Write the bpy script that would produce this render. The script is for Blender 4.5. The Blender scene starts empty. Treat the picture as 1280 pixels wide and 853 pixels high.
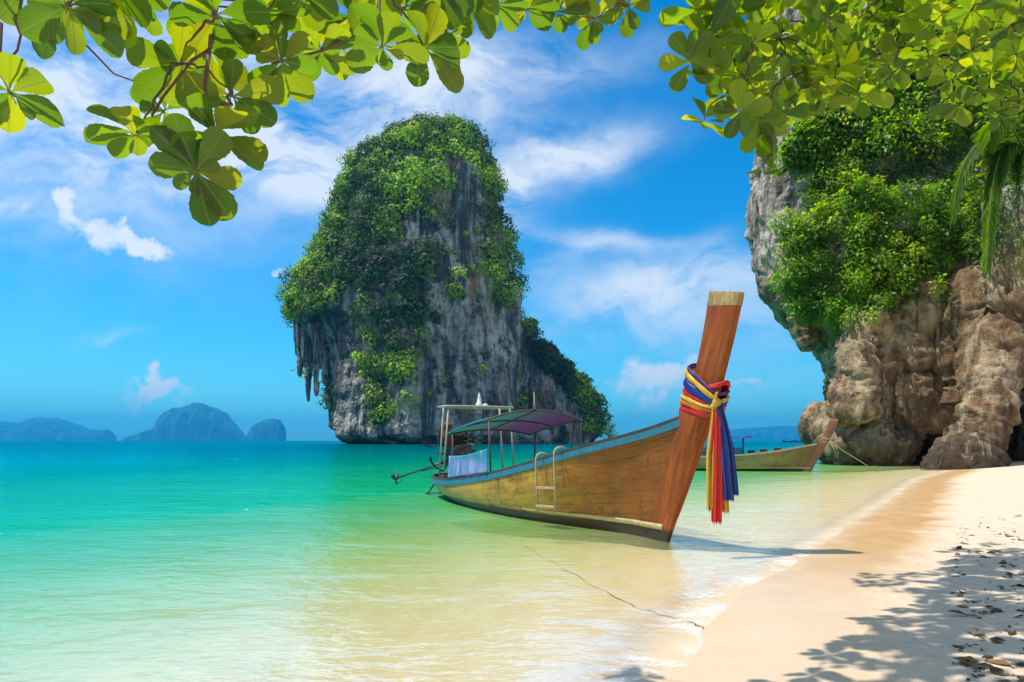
import bpy, bmesh, math, random
import numpy as np
from mathutils import Vector, Matrix

random.seed(7)
RNG = np.random.default_rng(11)
SC = bpy.context.scene
COL = SC.collection
R = math.radians

# ------------------------------------------------------------------ camera
CAM_H = 1.6
F = 853.0            # focal length in photo pixels (24 mm on a 36 mm sensor)
HOR = 551.0          # horizon row in the photo
cam_d = bpy.data.cameras.new('camera')
cam_d.lens = 24.0
cam_d.sensor_width = 36.0
cam_d.sensor_fit = 'HORIZONTAL'
cam_d.shift_y = (HOR - 426.5) / 1280.0
cam_d.clip_start = 0.05
cam_d.clip_end = 60000
cam = bpy.data.objects.new('camera', cam_d)
cam.location = (0, 0, CAM_H)
cam.rotation_euler = (R(90), 0, 0)
COL.objects.link(cam)
SC.camera = cam

# ------------------------------------------------------------------ light
SUN_EL = R(64.5)
SUN_H = Vector((-1.0, -0.05)).normalized()
TO_SUN = Vector((SUN_H.x * math.cos(SUN_EL), SUN_H.y * math.cos(SUN_EL), math.sin(SUN_EL)))
sun_d = bpy.data.lights.new('sun', 'SUN')
sun_d.energy = 4.8
sun_d.angle = R(0.53)
sun_d.color = (1.0, 0.95, 0.86)
sun = bpy.data.objects.new('sun', sun_d)
sun.rotation_euler = (-TO_SUN).to_track_quat('-Z', 'Y').to_euler()
sun.location = (-40, 10, 90)
COL.objects.link(sun)

vs = SC.view_settings
vs.view_transform = 'Standard'
vs.look = 'None'
vs.exposure = 0.3
vs.gamma = 1.0
vs.use_curve_mapping = False
cy = SC.cycles
cy.use_denoising = True
cy.max_bounces = 7
cy.diffuse_bounces = 3
cy.glossy_bounces = 3
cy.transmission_bounces = 3
cy.transparent_max_bounces = 10
cy.volume_bounces = 0
cy.sample_clamp_indirect = 4.0
cy.caustics_reflective = False
cy.caustics_refractive = False


# ------------------------------------------------------------------ node helper
class NT:
    def __init__(s, tree):
        s.t = tree
        tree.nodes.clear()

    def n(s, typ, ins=None, **props):
        nd = s.t.nodes.new(typ)
        for k, v in props.items():
            setattr(nd, k, v)
        for k, v in (ins or {}).items():
            s.put(nd.inputs[k], v)
        return nd

    def put(s, sock, v):
        if v is None:
            return
        if isinstance(v, bpy.types.NodeSocket):
            s.t.links.new(v, sock)
        else:
            if sock.type == 'RGBA' and isinstance(v, (tuple, list)) and len(v) == 3:
                v = (*v, 1)
            sock.default_value = v

    def m(s, op, a, b=None, c=None, clamp=False):
        nd = s.t.nodes.new('ShaderNodeMath')
        nd.operation = op
        nd.use_clamp = clamp
        s.put(nd.inputs[0], a)
        s.put(nd.inputs[1], b)
        s.put(nd.inputs[2], c)
        return nd.outputs[0]

    def mix(s, fac, a, b, blend='MIX'):
        nd = s.t.nodes.new('ShaderNodeMix')
        nd.data_type = 'RGBA'
        nd.blend_type = blend
        nd.clamp_factor = True
        s.put(nd.inputs[0], fac)
        s.put(nd.inputs[6], a)
        s.put(nd.inputs[7], b)
        return nd.outputs[2]

    def smooth(s, v, lo, hi):
        nd = s.t.nodes.new('ShaderNodeMapRange')
        nd.interpolation_type = 'SMOOTHSTEP'
        s.put(nd.inputs[0], v)
        s.put(nd.inputs[1], lo)
        s.put(nd.inputs[2], hi)
        return nd.outputs[0]

    def ramp(s, v, stops, interp='LINEAR'):
        nd = s.t.nodes.new('ShaderNodeValToRGB')
        cr = nd.color_ramp
        cr.interpolation = interp
        while len(cr.elements) < len(stops):
            cr.elements.new(0.5)
        for e, (p, c) in zip(cr.elements, stops):
            e.position = p
            e.color = (c, c, c, 1) if isinstance(c, (int, float)) else (*c, 1)
        s.put(nd.inputs[0], v)
        return nd.outputs[0]

    def mapping(s, vec, scale=(1, 1, 1), rot=(0, 0, 0), loc=(0, 0, 0)):
        nd = s.t.nodes.new('ShaderNodeMapping')
        s.put(nd.inputs[0], vec)
        nd.inputs[1].default_value = loc
        nd.inputs[2].default_value = rot
        nd.inputs[3].default_value = scale
        return nd.outputs[0]

    def noise(s, vec, scale, detail=4, rough=0.55, dist=0.0):
        nd = s.t.nodes.new('ShaderNodeTexNoise')
        s.put(nd.inputs['Vector'], vec)
        nd.inputs['Scale'].default_value = scale
        nd.inputs['Detail'].default_value = detail
        nd.inputs['Roughness'].default_value = rough
        nd.inputs['Distortion'].default_value = dist
        return nd.outputs['Fac']

    def obj(s):
        return s.n('ShaderNodeTexCoord').outputs['Object']

    def uv(s):
        return s.n('ShaderNodeTexCoord').outputs['UV']

    def pos(s):
        return s.n('ShaderNodeNewGeometry').outputs['Position']

    def attr(s, name, out='Fac'):
        return s.n('ShaderNodeAttribute', attribute_name=name).outputs[out]

    def bump(s, h, strength=0.5, dist=0.1, normal=None):
        nd = s.t.nodes.new('ShaderNodeBump')
        nd.inputs['Strength'].default_value = strength
        nd.inputs['Distance'].default_value = dist
        s.put(nd.inputs['Height'], h)
        if normal is not None:
            s.put(nd.inputs['Normal'], normal)
        return nd.outputs[0]

    def out(s, surf=None, vol=None):
        o = s.t.nodes.new('ShaderNodeOutputMaterial')
        if surf is not None:
            s.t.links.new(surf, o.inputs['Surface'])
        if vol is not None:
            s.t.links.new(vol, o.inputs['Volume'])

    def principled(s, color, rough=0.6, normal=None, metal=0.0, spec=0.5, coat=0.0):
        nd = s.t.nodes.new('ShaderNodeBsdfPrincipled')
        s.put(nd.inputs['Base Color'], color)
        s.put(nd.inputs['Roughness'], rough)
        s.put(nd.inputs['Metallic'], metal)
        s.put(nd.inputs['Specular IOR Level'], spec)
        s.put(nd.inputs['Coat Weight'], coat)
        if normal is not None:
            s.put(nd.inputs['Normal'], normal)
        return nd.outputs[0]


def new_mat(name):
    m = bpy.data.materials.new(name)
    m.use_nodes = True
    return m, NT(m.node_tree)


# ------------------------------------------------------------------ sky
world = bpy.data.worlds.new('World')
SC.world = world
world.use_nodes = True
w = NT(world.node_tree)
sky = w.n('ShaderNodeTexSky', sky_type='NISHITA', sun_disc=False)
sky.sun_elevation = SUN_EL
sky.sun_rotation = math.atan2(SUN_H.x, SUN_H.y)
sky.altitude = 0
sky.air_density = 1.0
sky.dust_density = 0.3
sky.ozone_density = 2.5
SKY_SAT, SKY_TINT = 1.5, (0.42, 1.12, 1.28)
hs = w.n('ShaderNodeHueSaturation', {'Color': sky.outputs[0], 'Saturation': SKY_SAT, 'Value': 1.15, 'Hue': 0.49})
skycol = w.mix(1.0, hs.outputs[0], SKY_TINT, 'MULTIPLY')
gen = w.n('ShaderNodeTexCoord').outputs['Generated']
sx = w.n('ShaderNodeSeparateXYZ', {0: gen})
yy = w.m('MAXIMUM', sx.outputs[1], 0.03)
U = w.m('DIVIDE', sx.outputs[0], yy)
W_ = w.m('DIVIDE', sx.outputs[2], yy)
front = w.smooth(sx.outputs[1], 0.03, 0.2)
uvw = w.n('ShaderNodeCombineXYZ', {0: U, 1: W_}).outputs[0]
warp_n = w.n('ShaderNodeTexNoise', {'Vector': uvw, 'Scale': 4.0, 'Detail': 5.0})
warp = w.n('ShaderNodeVectorMath', {0: warp_n.outputs['Color'], 1: (0.5, 0.5, 0.5)}, operation='SUBTRACT')
warp2 = w.n('ShaderNodeVectorMath', {0: warp.outputs[0], 'Scale': 0.16}, operation='SCALE')
uvd = w.n('ShaderNodeVectorMath', {0: uvw, 1: warp2.outputs[0]}, operation='ADD').outputs[0]


def blob_sum(vec, blobs):
    tot = None
    for (px, py, rx, ry, ang, amp) in blobs:
        c = ((px - 640) / F, (HOR - py) / F, 0)
        v = w.n('ShaderNodeVectorMath', {0: vec, 1: c}, operation='SUBTRACT').outputs[0]
        v = w.mapping(v, scale=(1, 1, 0), rot=(0, 0, -R(ang)))
        v = w.n('ShaderNodeVectorMath', {0: v, 1: (F / rx, F / ry, 0)}, operation='MULTIPLY').outputs[0]
        d2 = w.n('ShaderNodeVectorMath', {0: v, 1: v}, operation='DOT_PRODUCT').outputs['Value']
        g = w.m('POWER', 2.718, w.m('MULTIPLY', d2, -1.3))
        g = w.m('MULTIPLY', g, amp)
        tot = g if tot is None else w.m('ADD', tot, g)
    return tot


wisps = [(130, 110, 340, 180, 0, 1.25), (385, 245, 85, 45, -35, .8), (330, 190, 250, 90, 10, .85), (705, 195, 105, 30, 18, 1.35),
         (630, 250, 55, 70, 0, .55), (770, 308, 90, 15, -8, .75), (850, 355, 170, 34, 8, 1.05), (760, 395, 110, 38, 10, .65),
         (900, 400, 130, 40, 0, .6), (650, 80, 190, 34, 5, .6), (20, 262, 70, 15, -10, .7), (560, 130, 130, 70, 0, .75),
         (950, 465, 140, 40, 0, .4), (130, 410, 50, 8, 0, .4), (700, 340, 60, 20, 30, .4)]
cums = [(92, 243, 44, 26, -28, 1.0), (158, 299, 84, 22, -18, 1.1), (202, 496, 50, 16, 0, 1.25), (825, 474, 70, 28, 5, 1.15),
        (365, 331, 20, 10, 0, .7), (935, 482, 44, 12, 0, .55)]
nz1 = w.noise(w.mapping(uvd, scale=(1.0, 2.2, 1), rot=(0, 0, R(-14))), 5.0, 9, .62, .3)
nz2 = w.noise(uvw, 16.0, 8, .6, .2)
wm = blob_sum(uvd, wisps)
wd = w.m('MULTIPLY', wm, w.smooth(nz1, .25, .68))
wd = w.m('MULTIPLY', wd, 1.0, clamp=True)
cwn = w.n('ShaderNodeTexNoise', {'Vector': uvw, 'Scale': 13.0, 'Detail': 6.0, 'Roughness': .6})
cws = w.n('ShaderNodeVectorMath', {0: cwn.outputs['Color'], 1: (0.5, 0.5, 0.5)}, operation='SUBTRACT')
cws = w.n('ShaderNodeVectorMath', {0: cws.outputs[0], 'Scale': 0.14}, operation='SCALE')
uvc = w.n('ShaderNodeVectorMath', {0: uvw, 1: cws.outputs[0]}, operation='ADD').outputs[0]
cm = blob_sum(uvc, cums)
cd = w.smooth(w.m('MULTIPLY', cm, w.m('ADD', .2, w.m('MULTIPLY', nz2, 1.5))), .22, .95)
cd = w.m('MULTIPLY', cd, w.smooth(cm, .05, .3))
dens = w.m('MAXIMUM', w.m('MULTIPLY', wd, .85), w.m('MULTIPLY', cd, .95))
dens = w.m('MULTIPLY', dens, front)
high = w.m('MAXIMUM', w.smooth(sx.outputs[2], .60, .78), w.m('SUBTRACT', 1.0, w.smooth(sx.outputs[1], -.25, .05)))
n3 = w.noise(gen, 2.2, 6, .6, .4)
dens2 = w.m('MULTIPLY', w.m('MULTIPLY', high, w.smooth(n3, .36, .60)), .8)  # added unseen clouds overhead and behind the camera, to whiten the fill light
dens = w.m('MAXIMUM', dens, dens2)
CLOUD = (7.6, 8.0, 8.5)
final = w.mix(dens, skycol, CLOUD)
bg = w.n('ShaderNodeBackground', {'Color': final, 'Strength': 0.1})
wo = w.n('ShaderNodeOutputWorld')
w.t.links.new(bg.outputs[0], wo.inputs['Surface'])


# ------------------------------------------------------------------ numpy helpers
_perm = RNG.permutation(256)
_grad = RNG.normal(size=(256, 3))
_grad /= np.linalg.norm(_grad, axis=1)[:, None]


def pnoise(p):
    p = np.asarray(p, float)
    pi = np.floor(p).astype(np.int64)
    f = p - pi
    u = f * f * f * (f * (f * 6 - 15) + 10)
    r = np.zeros(len(p))
    for dx in (0, 1):
        for dy in (0, 1):
            for dz in (0, 1):
                h = _perm[(_perm[(_perm[(pi[:, 0] + dx) & 255] + pi[:, 1] + dy) & 255] + pi[:, 2] + dz) & 255]
                g = _grad[h]
                d = g[:, 0] * (f[:, 0] - dx) + g[:, 1] * (f[:, 1] - dy) + g[:, 2] * (f[:, 2] - dz)
                wx = u[:, 0] if dx else 1 - u[:, 0]
                wy = u[:, 1] if dy else 1 - u[:, 1]
                wz = u[:, 2] if dz else 1 - u[:, 2]
                r += wx * wy * wz * d
    return r * 1.5


def fbm(p, octaves=4, gain=0.5, ridged=False):
    p = np.asarray(p, float)
    a, tot = 1.0, 0
    out = np.zeros(len(p))
    for o in range(octaves):
        n = pnoise(p + 17.3 * o)
        if ridged:
            n = 1 - 2 * np.abs(n)
        out += a * n
        tot += a
        a *= gain
        p = p * 2.03
    return out / tot


def hermite(x, xs, ys):
    x = np.asarray(x, float)
    xs = np.asarray(xs, float)
    ys = np.asarray(ys, float)
    d = np.diff(ys) / np.diff(xs)
    mm = np.zeros(len(xs))
    mm[0], mm[-1] = d[0], d[-1]
    for i in range(1, len(xs) - 1):
        mm[i] = 0 if d[i - 1] * d[i] <= 0 else 2 * d[i - 1] * d[i] / (d[i - 1] + d[i])
    i = np.clip(np.searchsorted(xs, x) - 1, 0, len(xs) - 2)
    h = xs[i + 1] - xs[i]
    t = np.clip((x - xs[i]) / h, 0, 1)
    return ((2 * t**3 - 3 * t**2 + 1) * ys[i] + (t**3 - 2 * t**2 + t) * h * mm[i]
            + (-2 * t**3 + 3 * t**2) * ys[i + 1] + (t**3 - t**2) * h * mm[i + 1])


def np_mesh(name, V, Fq, mat, parent=None, smooth=True, color=None, uv=None, floats=None):
    V = np.asarray(V, np.float32)
    Fq = np.asarray(Fq, np.int32)
    k = Fq.shape[1]
    me = bpy.data.meshes.new(name)
    me.vertices.add(len(V))
    me.vertices.foreach_set('co', V.ravel())
    me.loops.add(Fq.size)
    me.loops.foreach_set('vertex_index', Fq.ravel())
    me.polygons.add(len(Fq))
    me.polygons.foreach_set('loop_start', np.arange(0, Fq.size, k, dtype=np.int32))
    me.polygons.foreach_set('loop_total', np.full(len(Fq), k, np.int32))
    me.polygons.foreach_set('use_smooth', np.full(len(Fq), smooth, bool))
    if color is not None:
        a = me.color_attributes.new('tint', 'FLOAT_COLOR', 'POINT')
        c = np.ones((len(V), 4), np.float32)
        c[:, :3] = color
        a.data.foreach_set('color', c.ravel())
    for nm, arr in (floats or {}).items():
        a = me.attributes.new(nm, 'FLOAT', 'POINT')
        a.data.foreach_set('value', np.asarray(arr, np.float32))
    if uv is not None:
        l = me.uv_layers.new(name='UVMap')
        l.data.foreach_set('uv', np.asarray(uv, np.float32)[Fq.ravel()].ravel())
    me.update(calc_edges=True)
    me.validate()
    me.materials.append(mat)
    o = bpy.data.objects.new(name, me)
    COL.objects.link(o)
    if parent is not None:
        o.parent = parent
    return o


def P(px, py, Y):
    return Vector(((px - 640) / F * Y, Y, CAM_H + (HOR - py) / F * Y))


def proj(V):
    V = np.asarray(V)
    y = np.maximum(V[:, 1], 0.01)
    return 640 + F * V[:, 0] / y, HOR - F * (V[:, 2] - CAM_H) / y


def in_poly(px, py, poly):
    res = np.zeros(len(px), bool)
    n = len(poly)
    for i in range(n):
        x0, y0 = poly[i]
        x1, y1 = poly[(i + 1) % n]
        c = ((y0 > py) != (y1 > py)) & (px < (x1 - x0) * (py - y0) / ((y1 - y0) or 1e-9) + x0)
        res ^= c
    return res


def tag(o, label=None, cat=None, group=None, kind=None):
    if label: o['label'] = label
    if cat: o['category'] = cat
    if group: o['group'] = group
    if kind: o['kind'] = kind
    return o


def empty(name, loc=(0, 0, 0), rz=0.0):
    o = bpy.data.objects.new(name, None)
    o.empty_display_size = 0.3
    o.location = loc
    o.rotation_euler = (0, 0, rz)
    COL.objects.link(o)
    return o


class MB:
    """collects primitive shapes into one mesh"""

    def __init__(s):
        s.v, s.f, s.uv = [], [], []

    def add(s, verts, faces, uv=None):
        b = len(s.v)
        s.v += [Vector(v) for v in verts]
        s.f += [tuple(b + i for i in f) for f in faces]
        s.uv += list(uv) if uv is not None else [(v[0], v[1] + v[2]) for v in verts]
        return s

    def box(s, c, size, rot=None):
        h = [x / 2 for x in size]
        vs_ = [Vector((a * h[0], b * h[1], d * h[2])) for a in (-1, 1) for b in (-1, 1) for d in (-1, 1)]
        if rot is not None:
            vs_ = [rot @ v for v in vs_]
        vs_ = [v + Vector(c) for v in vs_]
        return s.add(vs_, [(0, 1, 3, 2), (4, 6, 7, 5), (0, 4, 5, 1), (2, 3, 7, 6), (0, 2, 6, 4), (1, 5, 7, 3)])

    def bar(s, a, b, wid, hei, up=(0, 0, 1)):
        a, b = Vector(a), Vector(b)
        d = (b - a)
        L = d.length
        d.normalize()
        side = d.cross(Vector(up)).normalized()
        u = side.cross(d)
        m = Matrix((d, side, u)).transposed()
        return s.box((a + b) / 2, (L, wid, hei), m)

    def tube(s, pts, r, n=8, cap=True, flat=1.0):
        pts = [Vector(p) for p in pts]
        rs = r if isinstance(r, (list, tuple)) else [r] * len(pts)
        t0 = (pts[1] - pts[0]).normalized()
        ref = Vector((0, 0, 1)) if abs(t0.z) < .9 else Vector((1, 0, 0))
        nrm = (ref - t0 * ref.dot(t0)).normalized()
        vv, ff, uu = [], [], []
        L = 0
        for i, p in enumerate(pts):
            t = (pts[min(i + 1, len(pts) - 1)] - pts[max(i - 1, 0)]).normalized()
            nrm = (nrm - t * nrm.dot(t)).normalized()
            bn = t.cross(nrm)
            if i: L += (p - pts[i - 1]).length
            for k in range(n):
                a = 2 * math.pi * k / n
                vv.append(p + (nrm * math.cos(a) + bn * math.sin(a) * flat) * rs[i])
                uu.append((L, k / n))
        for i in range(len(pts) - 1):
            for k in range(n):
                ff.append((i * n + k, i * n + (k + 1) % n, (i + 1) * n + (k + 1) % n, (i + 1) * n + k))
        if cap:
            ff.append(tuple(range(n))[::-1])
            ff.append(tuple(range((len(pts) - 1) * n, len(pts) * n)))
        return s.add(vv, ff, uu)

    def ellipsoid(s, c, r, nu=16, nv=10, rot=None):
        c = Vector(c)
        vv, ff = [], []
        for j in range(nv + 1):
            th = math.pi * j / nv
            for i in range(nu):
                ph = 2 * math.pi * i / nu
                v = Vector((r[0] * math.sin(th) * math.cos(ph), r[1] * math.sin(th) * math.sin(ph), r[2] * math.cos(th)))
                if rot is not None: v = rot @ v
                vv.append(c + v)
        for j in range(nv):
            for i in range(nu):
                ff.append((j * nu + i, (j + 1) * nu + i, (j + 1) * nu + (i + 1) % nu, j * nu + (i + 1) % nu))
        return s.add(vv, ff)

    def grid(s, rows, closed=False, uv=None):
        n = len(rows[0])
        vv = [p for r_ in rows for p in r_]
        ff = []
        for i in range(len(rows) - 1):
            for k in range(n if closed else n - 1):
                k2 = (k + 1) % n
                ff.append((i * n + k, i * n + k2, (i + 1) * n + k2, (i + 1) * n + k))
        if uv is None:
            uv = [(i / max(1, len(rows) - 1), k / max(1, n - 1)) for i in range(len(rows)) for k in range(n)]
        return s.add(vv, ff, uv)

    def build(s, name, mat, parent=None, smooth=True, bevel=0.0, offset=(0, 0, 0), solid=0.0, weld=False):
        me = bpy.data.meshes.new(name)
        off = Vector(offset)
        me.from_pydata([tuple(v - off) for v in s.v], [], s.f)
        l = me.uv_layers.new(name='UVMap')
        for lp in me.loops:
            l.data[lp.index].uv = s.uv[lp.vertex_index]
        if weld:
            bm = bmesh.new(); bm.from_mesh(me)
            bmesh.ops.remove_doubles(bm, verts=bm.verts, dist=1e-4)
            bmesh.ops.recalc_face_normals(bm, faces=bm.faces)
            bm.to_mesh(me); bm.free()
        if smooth:
            me.polygons.foreach_set('use_smooth', [True] * len(me.polygons))
            if smooth == 'auto':
                me.set_sharp_from_angle(angle=R(38))
        me.update()
        if mat is not None: me.materials.append(mat)
        o = bpy.data.objects.new(name, me)
        COL.objects.link(o)
        if parent is not None: o.parent = parent
        if solid:
            md = o.modifiers.new('solid', 'SOLIDIFY'); md.thickness = solid; md.offset = 0
        if bevel:
            md = o.modifiers.new('bevel', 'BEVEL'); md.width = bevel; md.segments = 2; md.limit_method = 'ANGLE'
        return o


def remeshed(mb, voxel):
    """union of closed shapes as one even skin -> (verts, faces)"""
    me = bpy.data.meshes.new('tmp')
    me.from_pydata([tuple(v) for v in mb.v], [], mb.f)
    bm = bmesh.new(); bm.from_mesh(me)
    bmesh.ops.recalc_face_normals(bm, faces=bm.faces)
    bm.to_mesh(me); bm.free()
    o = bpy.data.objects.new('tmp', me)
    COL.objects.link(o)
    md = o.modifiers.new('r', 'REMESH'); md.mode = 'VOXEL'; md.voxel_size = voxel
    dg = bpy.context.evaluated_depsgraph_get()
    ev = o.evaluated_get(dg)
    m2 = ev.to_mesh()
    V = np.empty(len(m2.vertices) * 3); m2.vertices.foreach_get('co', V)
    N = np.empty(len(m2.vertices) * 3); m2.vertices.foreach_get('normal', N)
    Fq = np.array([p.vertices[:] for p in m2.polygons if len(p.vertices) == 4], np.int32)
    ev.to_mesh_clear()
    bpy.data.objects.remove(o)
    bpy.data.meshes.remove(me)
    return V.reshape(-1, 3), N.reshape(-1, 3), Fq


def vert_normals(V, Fq):
    a = V[Fq[:, 2]] - V[Fq[:, 0]]
    b = V[Fq[:, 3]] - V[Fq[:, 1]]
    fn = np.cross(a, b)
    N = np.zeros_like(V)
    for k in range(4):
        np.add.at(N, Fq[:, k], fn)
    return N / (np.linalg.norm(N, axis=1)[:, None] + 1e-12)


# ------------------------------------------------------------------ leaves
def leaf_template(nseg, wid, kind='obovate'):
    xs = np.linspace(0, 1, nseg + 1)
    if nseg > 4: xs = 1 - (1 - xs) ** 1.45
    if kind == 'obovate':
        ww = hermite(xs, [0, .06, .3, .52, .70, .84, .93, .98, 1], [.05, .09, .52, .86, 1, .92, .68, .38, .04]) * wid / 2
    elif kind == 'lance':
        ww = hermite(xs, [0, .15, .4, .75, 1], [.04, .55, 1, .6, .03]) * wid / 2
    else:
        ww = np.full(nseg + 1, wid / 2)
    T = []
    UV = []
    for x, b in zip(xs, ww):
        for k in (-1, 0, 1):
            T.append((x, k * b * (1 + (.035 * math.sin(x * 47) + .02 * math.sin(x * 23 + k) if nseg > 8 else 0)), abs(k) * b * .28 + (.012 * k * math.sin(x * 9) if nseg > 8 else 0)))
            UV.append((x, .5 + .5 * k * (b / (wid / 2))))
    Fc = []
    for i in range(nseg):
        for k in (0, 1):
            Fc.append((i * 3 + k, (i + 1) * 3 + k, (i + 1) * 3 + k + 1, i * 3 + k + 1))
    return np.array(T), np.array(Fc), np.array(UV)


def unit(v):
    return v / (np.linalg.norm(v, axis=-1, keepdims=True) + 1e-12)


def leaves_mesh(name, O, D, Nn, L, tint, mat, parent=None, nseg=6, wid=.55, kind='obovate', droop=None):
    T, Fc, UV = leaf_template(nseg, wid, kind)
    O, D, Nn = map(np.asarray, (O, D, Nn))
    L = np.broadcast_to(np.asarray(L, float), (len(O),))
    D = unit(D)
    Nn = unit(Nn - D * (Nn * D).sum(1)[:, None])
    S = np.cross(Nn, D)
    if droop is None: droop = np.zeros(len(O))
    x = T[None, :, 0:1]; y = T[None, :, 1:2]; z = T[None, :, 2:3] - droop[:, None, None] * (x * x)
    V = O[:, None] + L[:, None, None] * (x * D[:, None] + y * S[:, None] + z * Nn[:, None])
    m = len(T)
    Fq = (Fc[None] + (np.arange(len(O)) * m)[:, None, None]).reshape(-1, 4)
    color = np.repeat(np.asarray(tint), m, 0)
    return np_mesh(name, V.reshape(-1, 3), Fq, mat, parent, True, color, np.tile(UV, (len(O), 1)))


def quads_mesh(name, C, Nn, size, tint, mat, parent=None, aspect=.7):
    """many small leaf-sized faces: centre, facing, size"""
    n = len(C)
    rnd = unit(RNG.normal(size=(n, 3)))
    A = unit(np.cross(Nn, rnd))
    B = np.cross(unit(Nn), A)
    s = np.broadcast_to(np.asarray(size, float), (n,))[:, None]
    V = np.stack([C - A * s, C - B * s * aspect, C + A * s, C + B * s * aspect], 1).reshape(-1, 3)
    Fq = np.arange(4 * n).reshape(-1, 4)
    return np_mesh(name, V, Fq, mat, parent, False, np.repeat(np.asarray(tint), 4, 0))


# ------------------------------------------------------------------ materials
def simple_mat(name, color, rough=.6, metal=0.0, var=.25, scale=6.0, bump=.15, color2=None, spec=.5, coat=0.0, stretch=(1, 1, 1), bdist=.01):
    m, t = new_mat(name)
    o = t.mapping(t.obj(), scale=stretch)
    n1 = t.noise(o, scale, 5, .6)
    n2 = t.noise(o, scale * 6, 4, .6)
    c2 = color2 or tuple(c * (1 - var) for c in color)
    col = t.mix(t.smooth(n1, .35, .65), color, c2)
    col = t.mix(t.m('MULTIPLY', n2, var), col, tuple(c * .45 for c in color))
    t.out(t.principled(col, t.m('ADD', rough - .1, t.m('MULTIPLY', n1, .2)), t.bump(n2, bump, bdist), metal, spec, coat))
    return m


def foliage_mat(name, trans=(.30, .50, .02), tfac=.35, gloss=.06, veins=False, rough=.4):
    m, t = new_mat(name)
    tint = t.attr('tint', 'Color')
    n = t.noise(t.obj(), 9 if veins else 1.5, 3)
    col = t.mix(t.m('MULTIPLY', n, .35), tint, t.mix(1.0, tint, (.45, .5, .4), 'MULTIPLY'))
    tcol = t.mix(1.0, t.mix(.28, tint, (.1, .16, .02)), tuple(x * 6 for x in trans), 'MULTIPLY')
    nor = None
    if veins:
        uv = t.uv()
        s = t.n('ShaderNodeSeparateXYZ', {0: uv})
        ax = t.m('ABSOLUTE', t.m('SUBTRACT', s.outputs[1], .5))
        mid = t.m('SUBTRACT', 1.0, t.smooth(ax, .012, .05))
        ph = t.m('ADD', t.m('MULTIPLY', s.outputs[0], 9.0), t.m('MULTIPLY', ax, -7.0))
        saw = t.m('ABSOLUTE', t.m('SUBTRACT', t.m('FRACT', ph), .5))
        side = t.m('MULTIPLY', t.m('SUBTRACT', 1.0, t.smooth(saw, .02, .12)), .75)
        vein = t.m('MAXIMUM', mid, side)
        col = t.mix(t.m('MULTIPLY', vein, .55), col, (.32, .40, .08))
        tcol = t.mix(t.m('MULTIPLY', vein, .45), tcol, (.10, .2, .01))
        nor = t.bump(vein, .25, .004)
        spot = t.noise(t.obj(), 60, 4, .6)
        sp = t.m('MULTIPLY', t.smooth(spot, .66, .72), .8)
        edge = t.m('MULTIPLY', t.smooth(ax, .40, .5), t.smooth(t.noise(t.obj(), 7, 2), .52, .62))
        sp = t.m('MAXIMUM', sp, t.m('MULTIPLY', edge, .7))
        col = t.mix(sp, col, (.13, .07, .015))
        tcol = t.mix(sp, tcol, (.20, .09, .01))
    d = t.n('ShaderNodeBsdfDiffuse', {'Color': col})
    tr = t.n('ShaderNodeBsdfTranslucent', {'Color': tcol})
    g = t.n('ShaderNodeBsdfGlossy', {'Color': (1, 1, 1), 'Roughness': rough})
    if nor is not None:
        for q in (d, tr, g): t.t.links.new(nor, q.inputs['Normal'])
    a = t.n('ShaderNodeMixShader', {0: tfac, 1: d.outputs[0], 2: tr.outputs[0]})
    b = t.n('ShaderNodeMixShader', {0: gloss, 1: a.outputs[0], 2: g.outputs[0]})
    t.out(b.outputs[0])
    return m


M = {}
M['leaf'] = foliage_mat('almond_leaf', (.58, .54, .003), .64, .022, True, .35)
M['leaf_small'] = foliage_mat('small_leaf', (.52, .58, .015), .48, .02, False, .45)
M['jungle'] = foliage_mat('jungle_leaf', (.34, .52, .02), .16, .02, False, .6)
M['bud'] = simple_mat('bud_scale', (.22, .19, .05), .7, var=.5, scale=60, bump=.2)
M['twig'] = simple_mat('twig_bark', (.20, .09, .06), .8, var=.4, scale=30, bump=.4)
M['bark'] = simple_mat('bark', (.10, .055, .045), .85, var=.5, scale=20, bump=.6)


def rock_material(name, dark, mid, pale, rust, streak=(.10, .10, .018), rust_amt=.4, bscale=.25, bdist=1.2, split=None):
    m, t = new_mat(name)
    p = t.obj()
    st = t.noise(t.mapping(p, scale=streak), 1.0, 8, .65, .6)
    bl = t.noise(p, streak[0] * .45, 5, .6)
    fine = t.noise(p, bscale, 9, .68)
    col = t.ramp(st, [(.30, dark), (.43, mid), (.54, pale), (.60, mid), (.70, dark), (.78, mid)])
    rn = t.noise(t.mapping(p, scale=streak, loc=(7, 3, 2)), 1.6, 5, .6, .8)
    col = t.mix(t.m('MULTIPLY', t.smooth(rn, .52, .68), rust_amt), col, rust)
    col = t.mix(t.m('MULTIPLY', t.smooth(bl, .45, .7), .5), col, mid)
    col = t.mix(t.smooth(fine, .56, .34), col, t.mix(.3, dark, mid))
    vor = t.n('ShaderNodeTexVoronoi', {'Vector': t.mapping(p, scale=(1, 1, .6)), 'Scale': bscale * 1.6}, feature='F1')
    h = t.m('ADD', t.m('MULTIPLY', fine, 1.0), t.m('MULTIPLY', vor.outputs['Distance'], .25))
    h = t.m('ADD', h, t.m('MULTIPLY', st, .9))
    if split is not None:
        col = split(t, p, col)
    t.out(t.principled(col, .92, t.bump(h, .9, bdist), 0, .25))
    return m


M['karst'] = rock_material('karst_limestone', (.009, .013, .015), (.075, .095, .095), (.58, .56, .48), (.36, .16, .05), (.085, .085, .009), .6, .16, 3.2)


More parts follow.
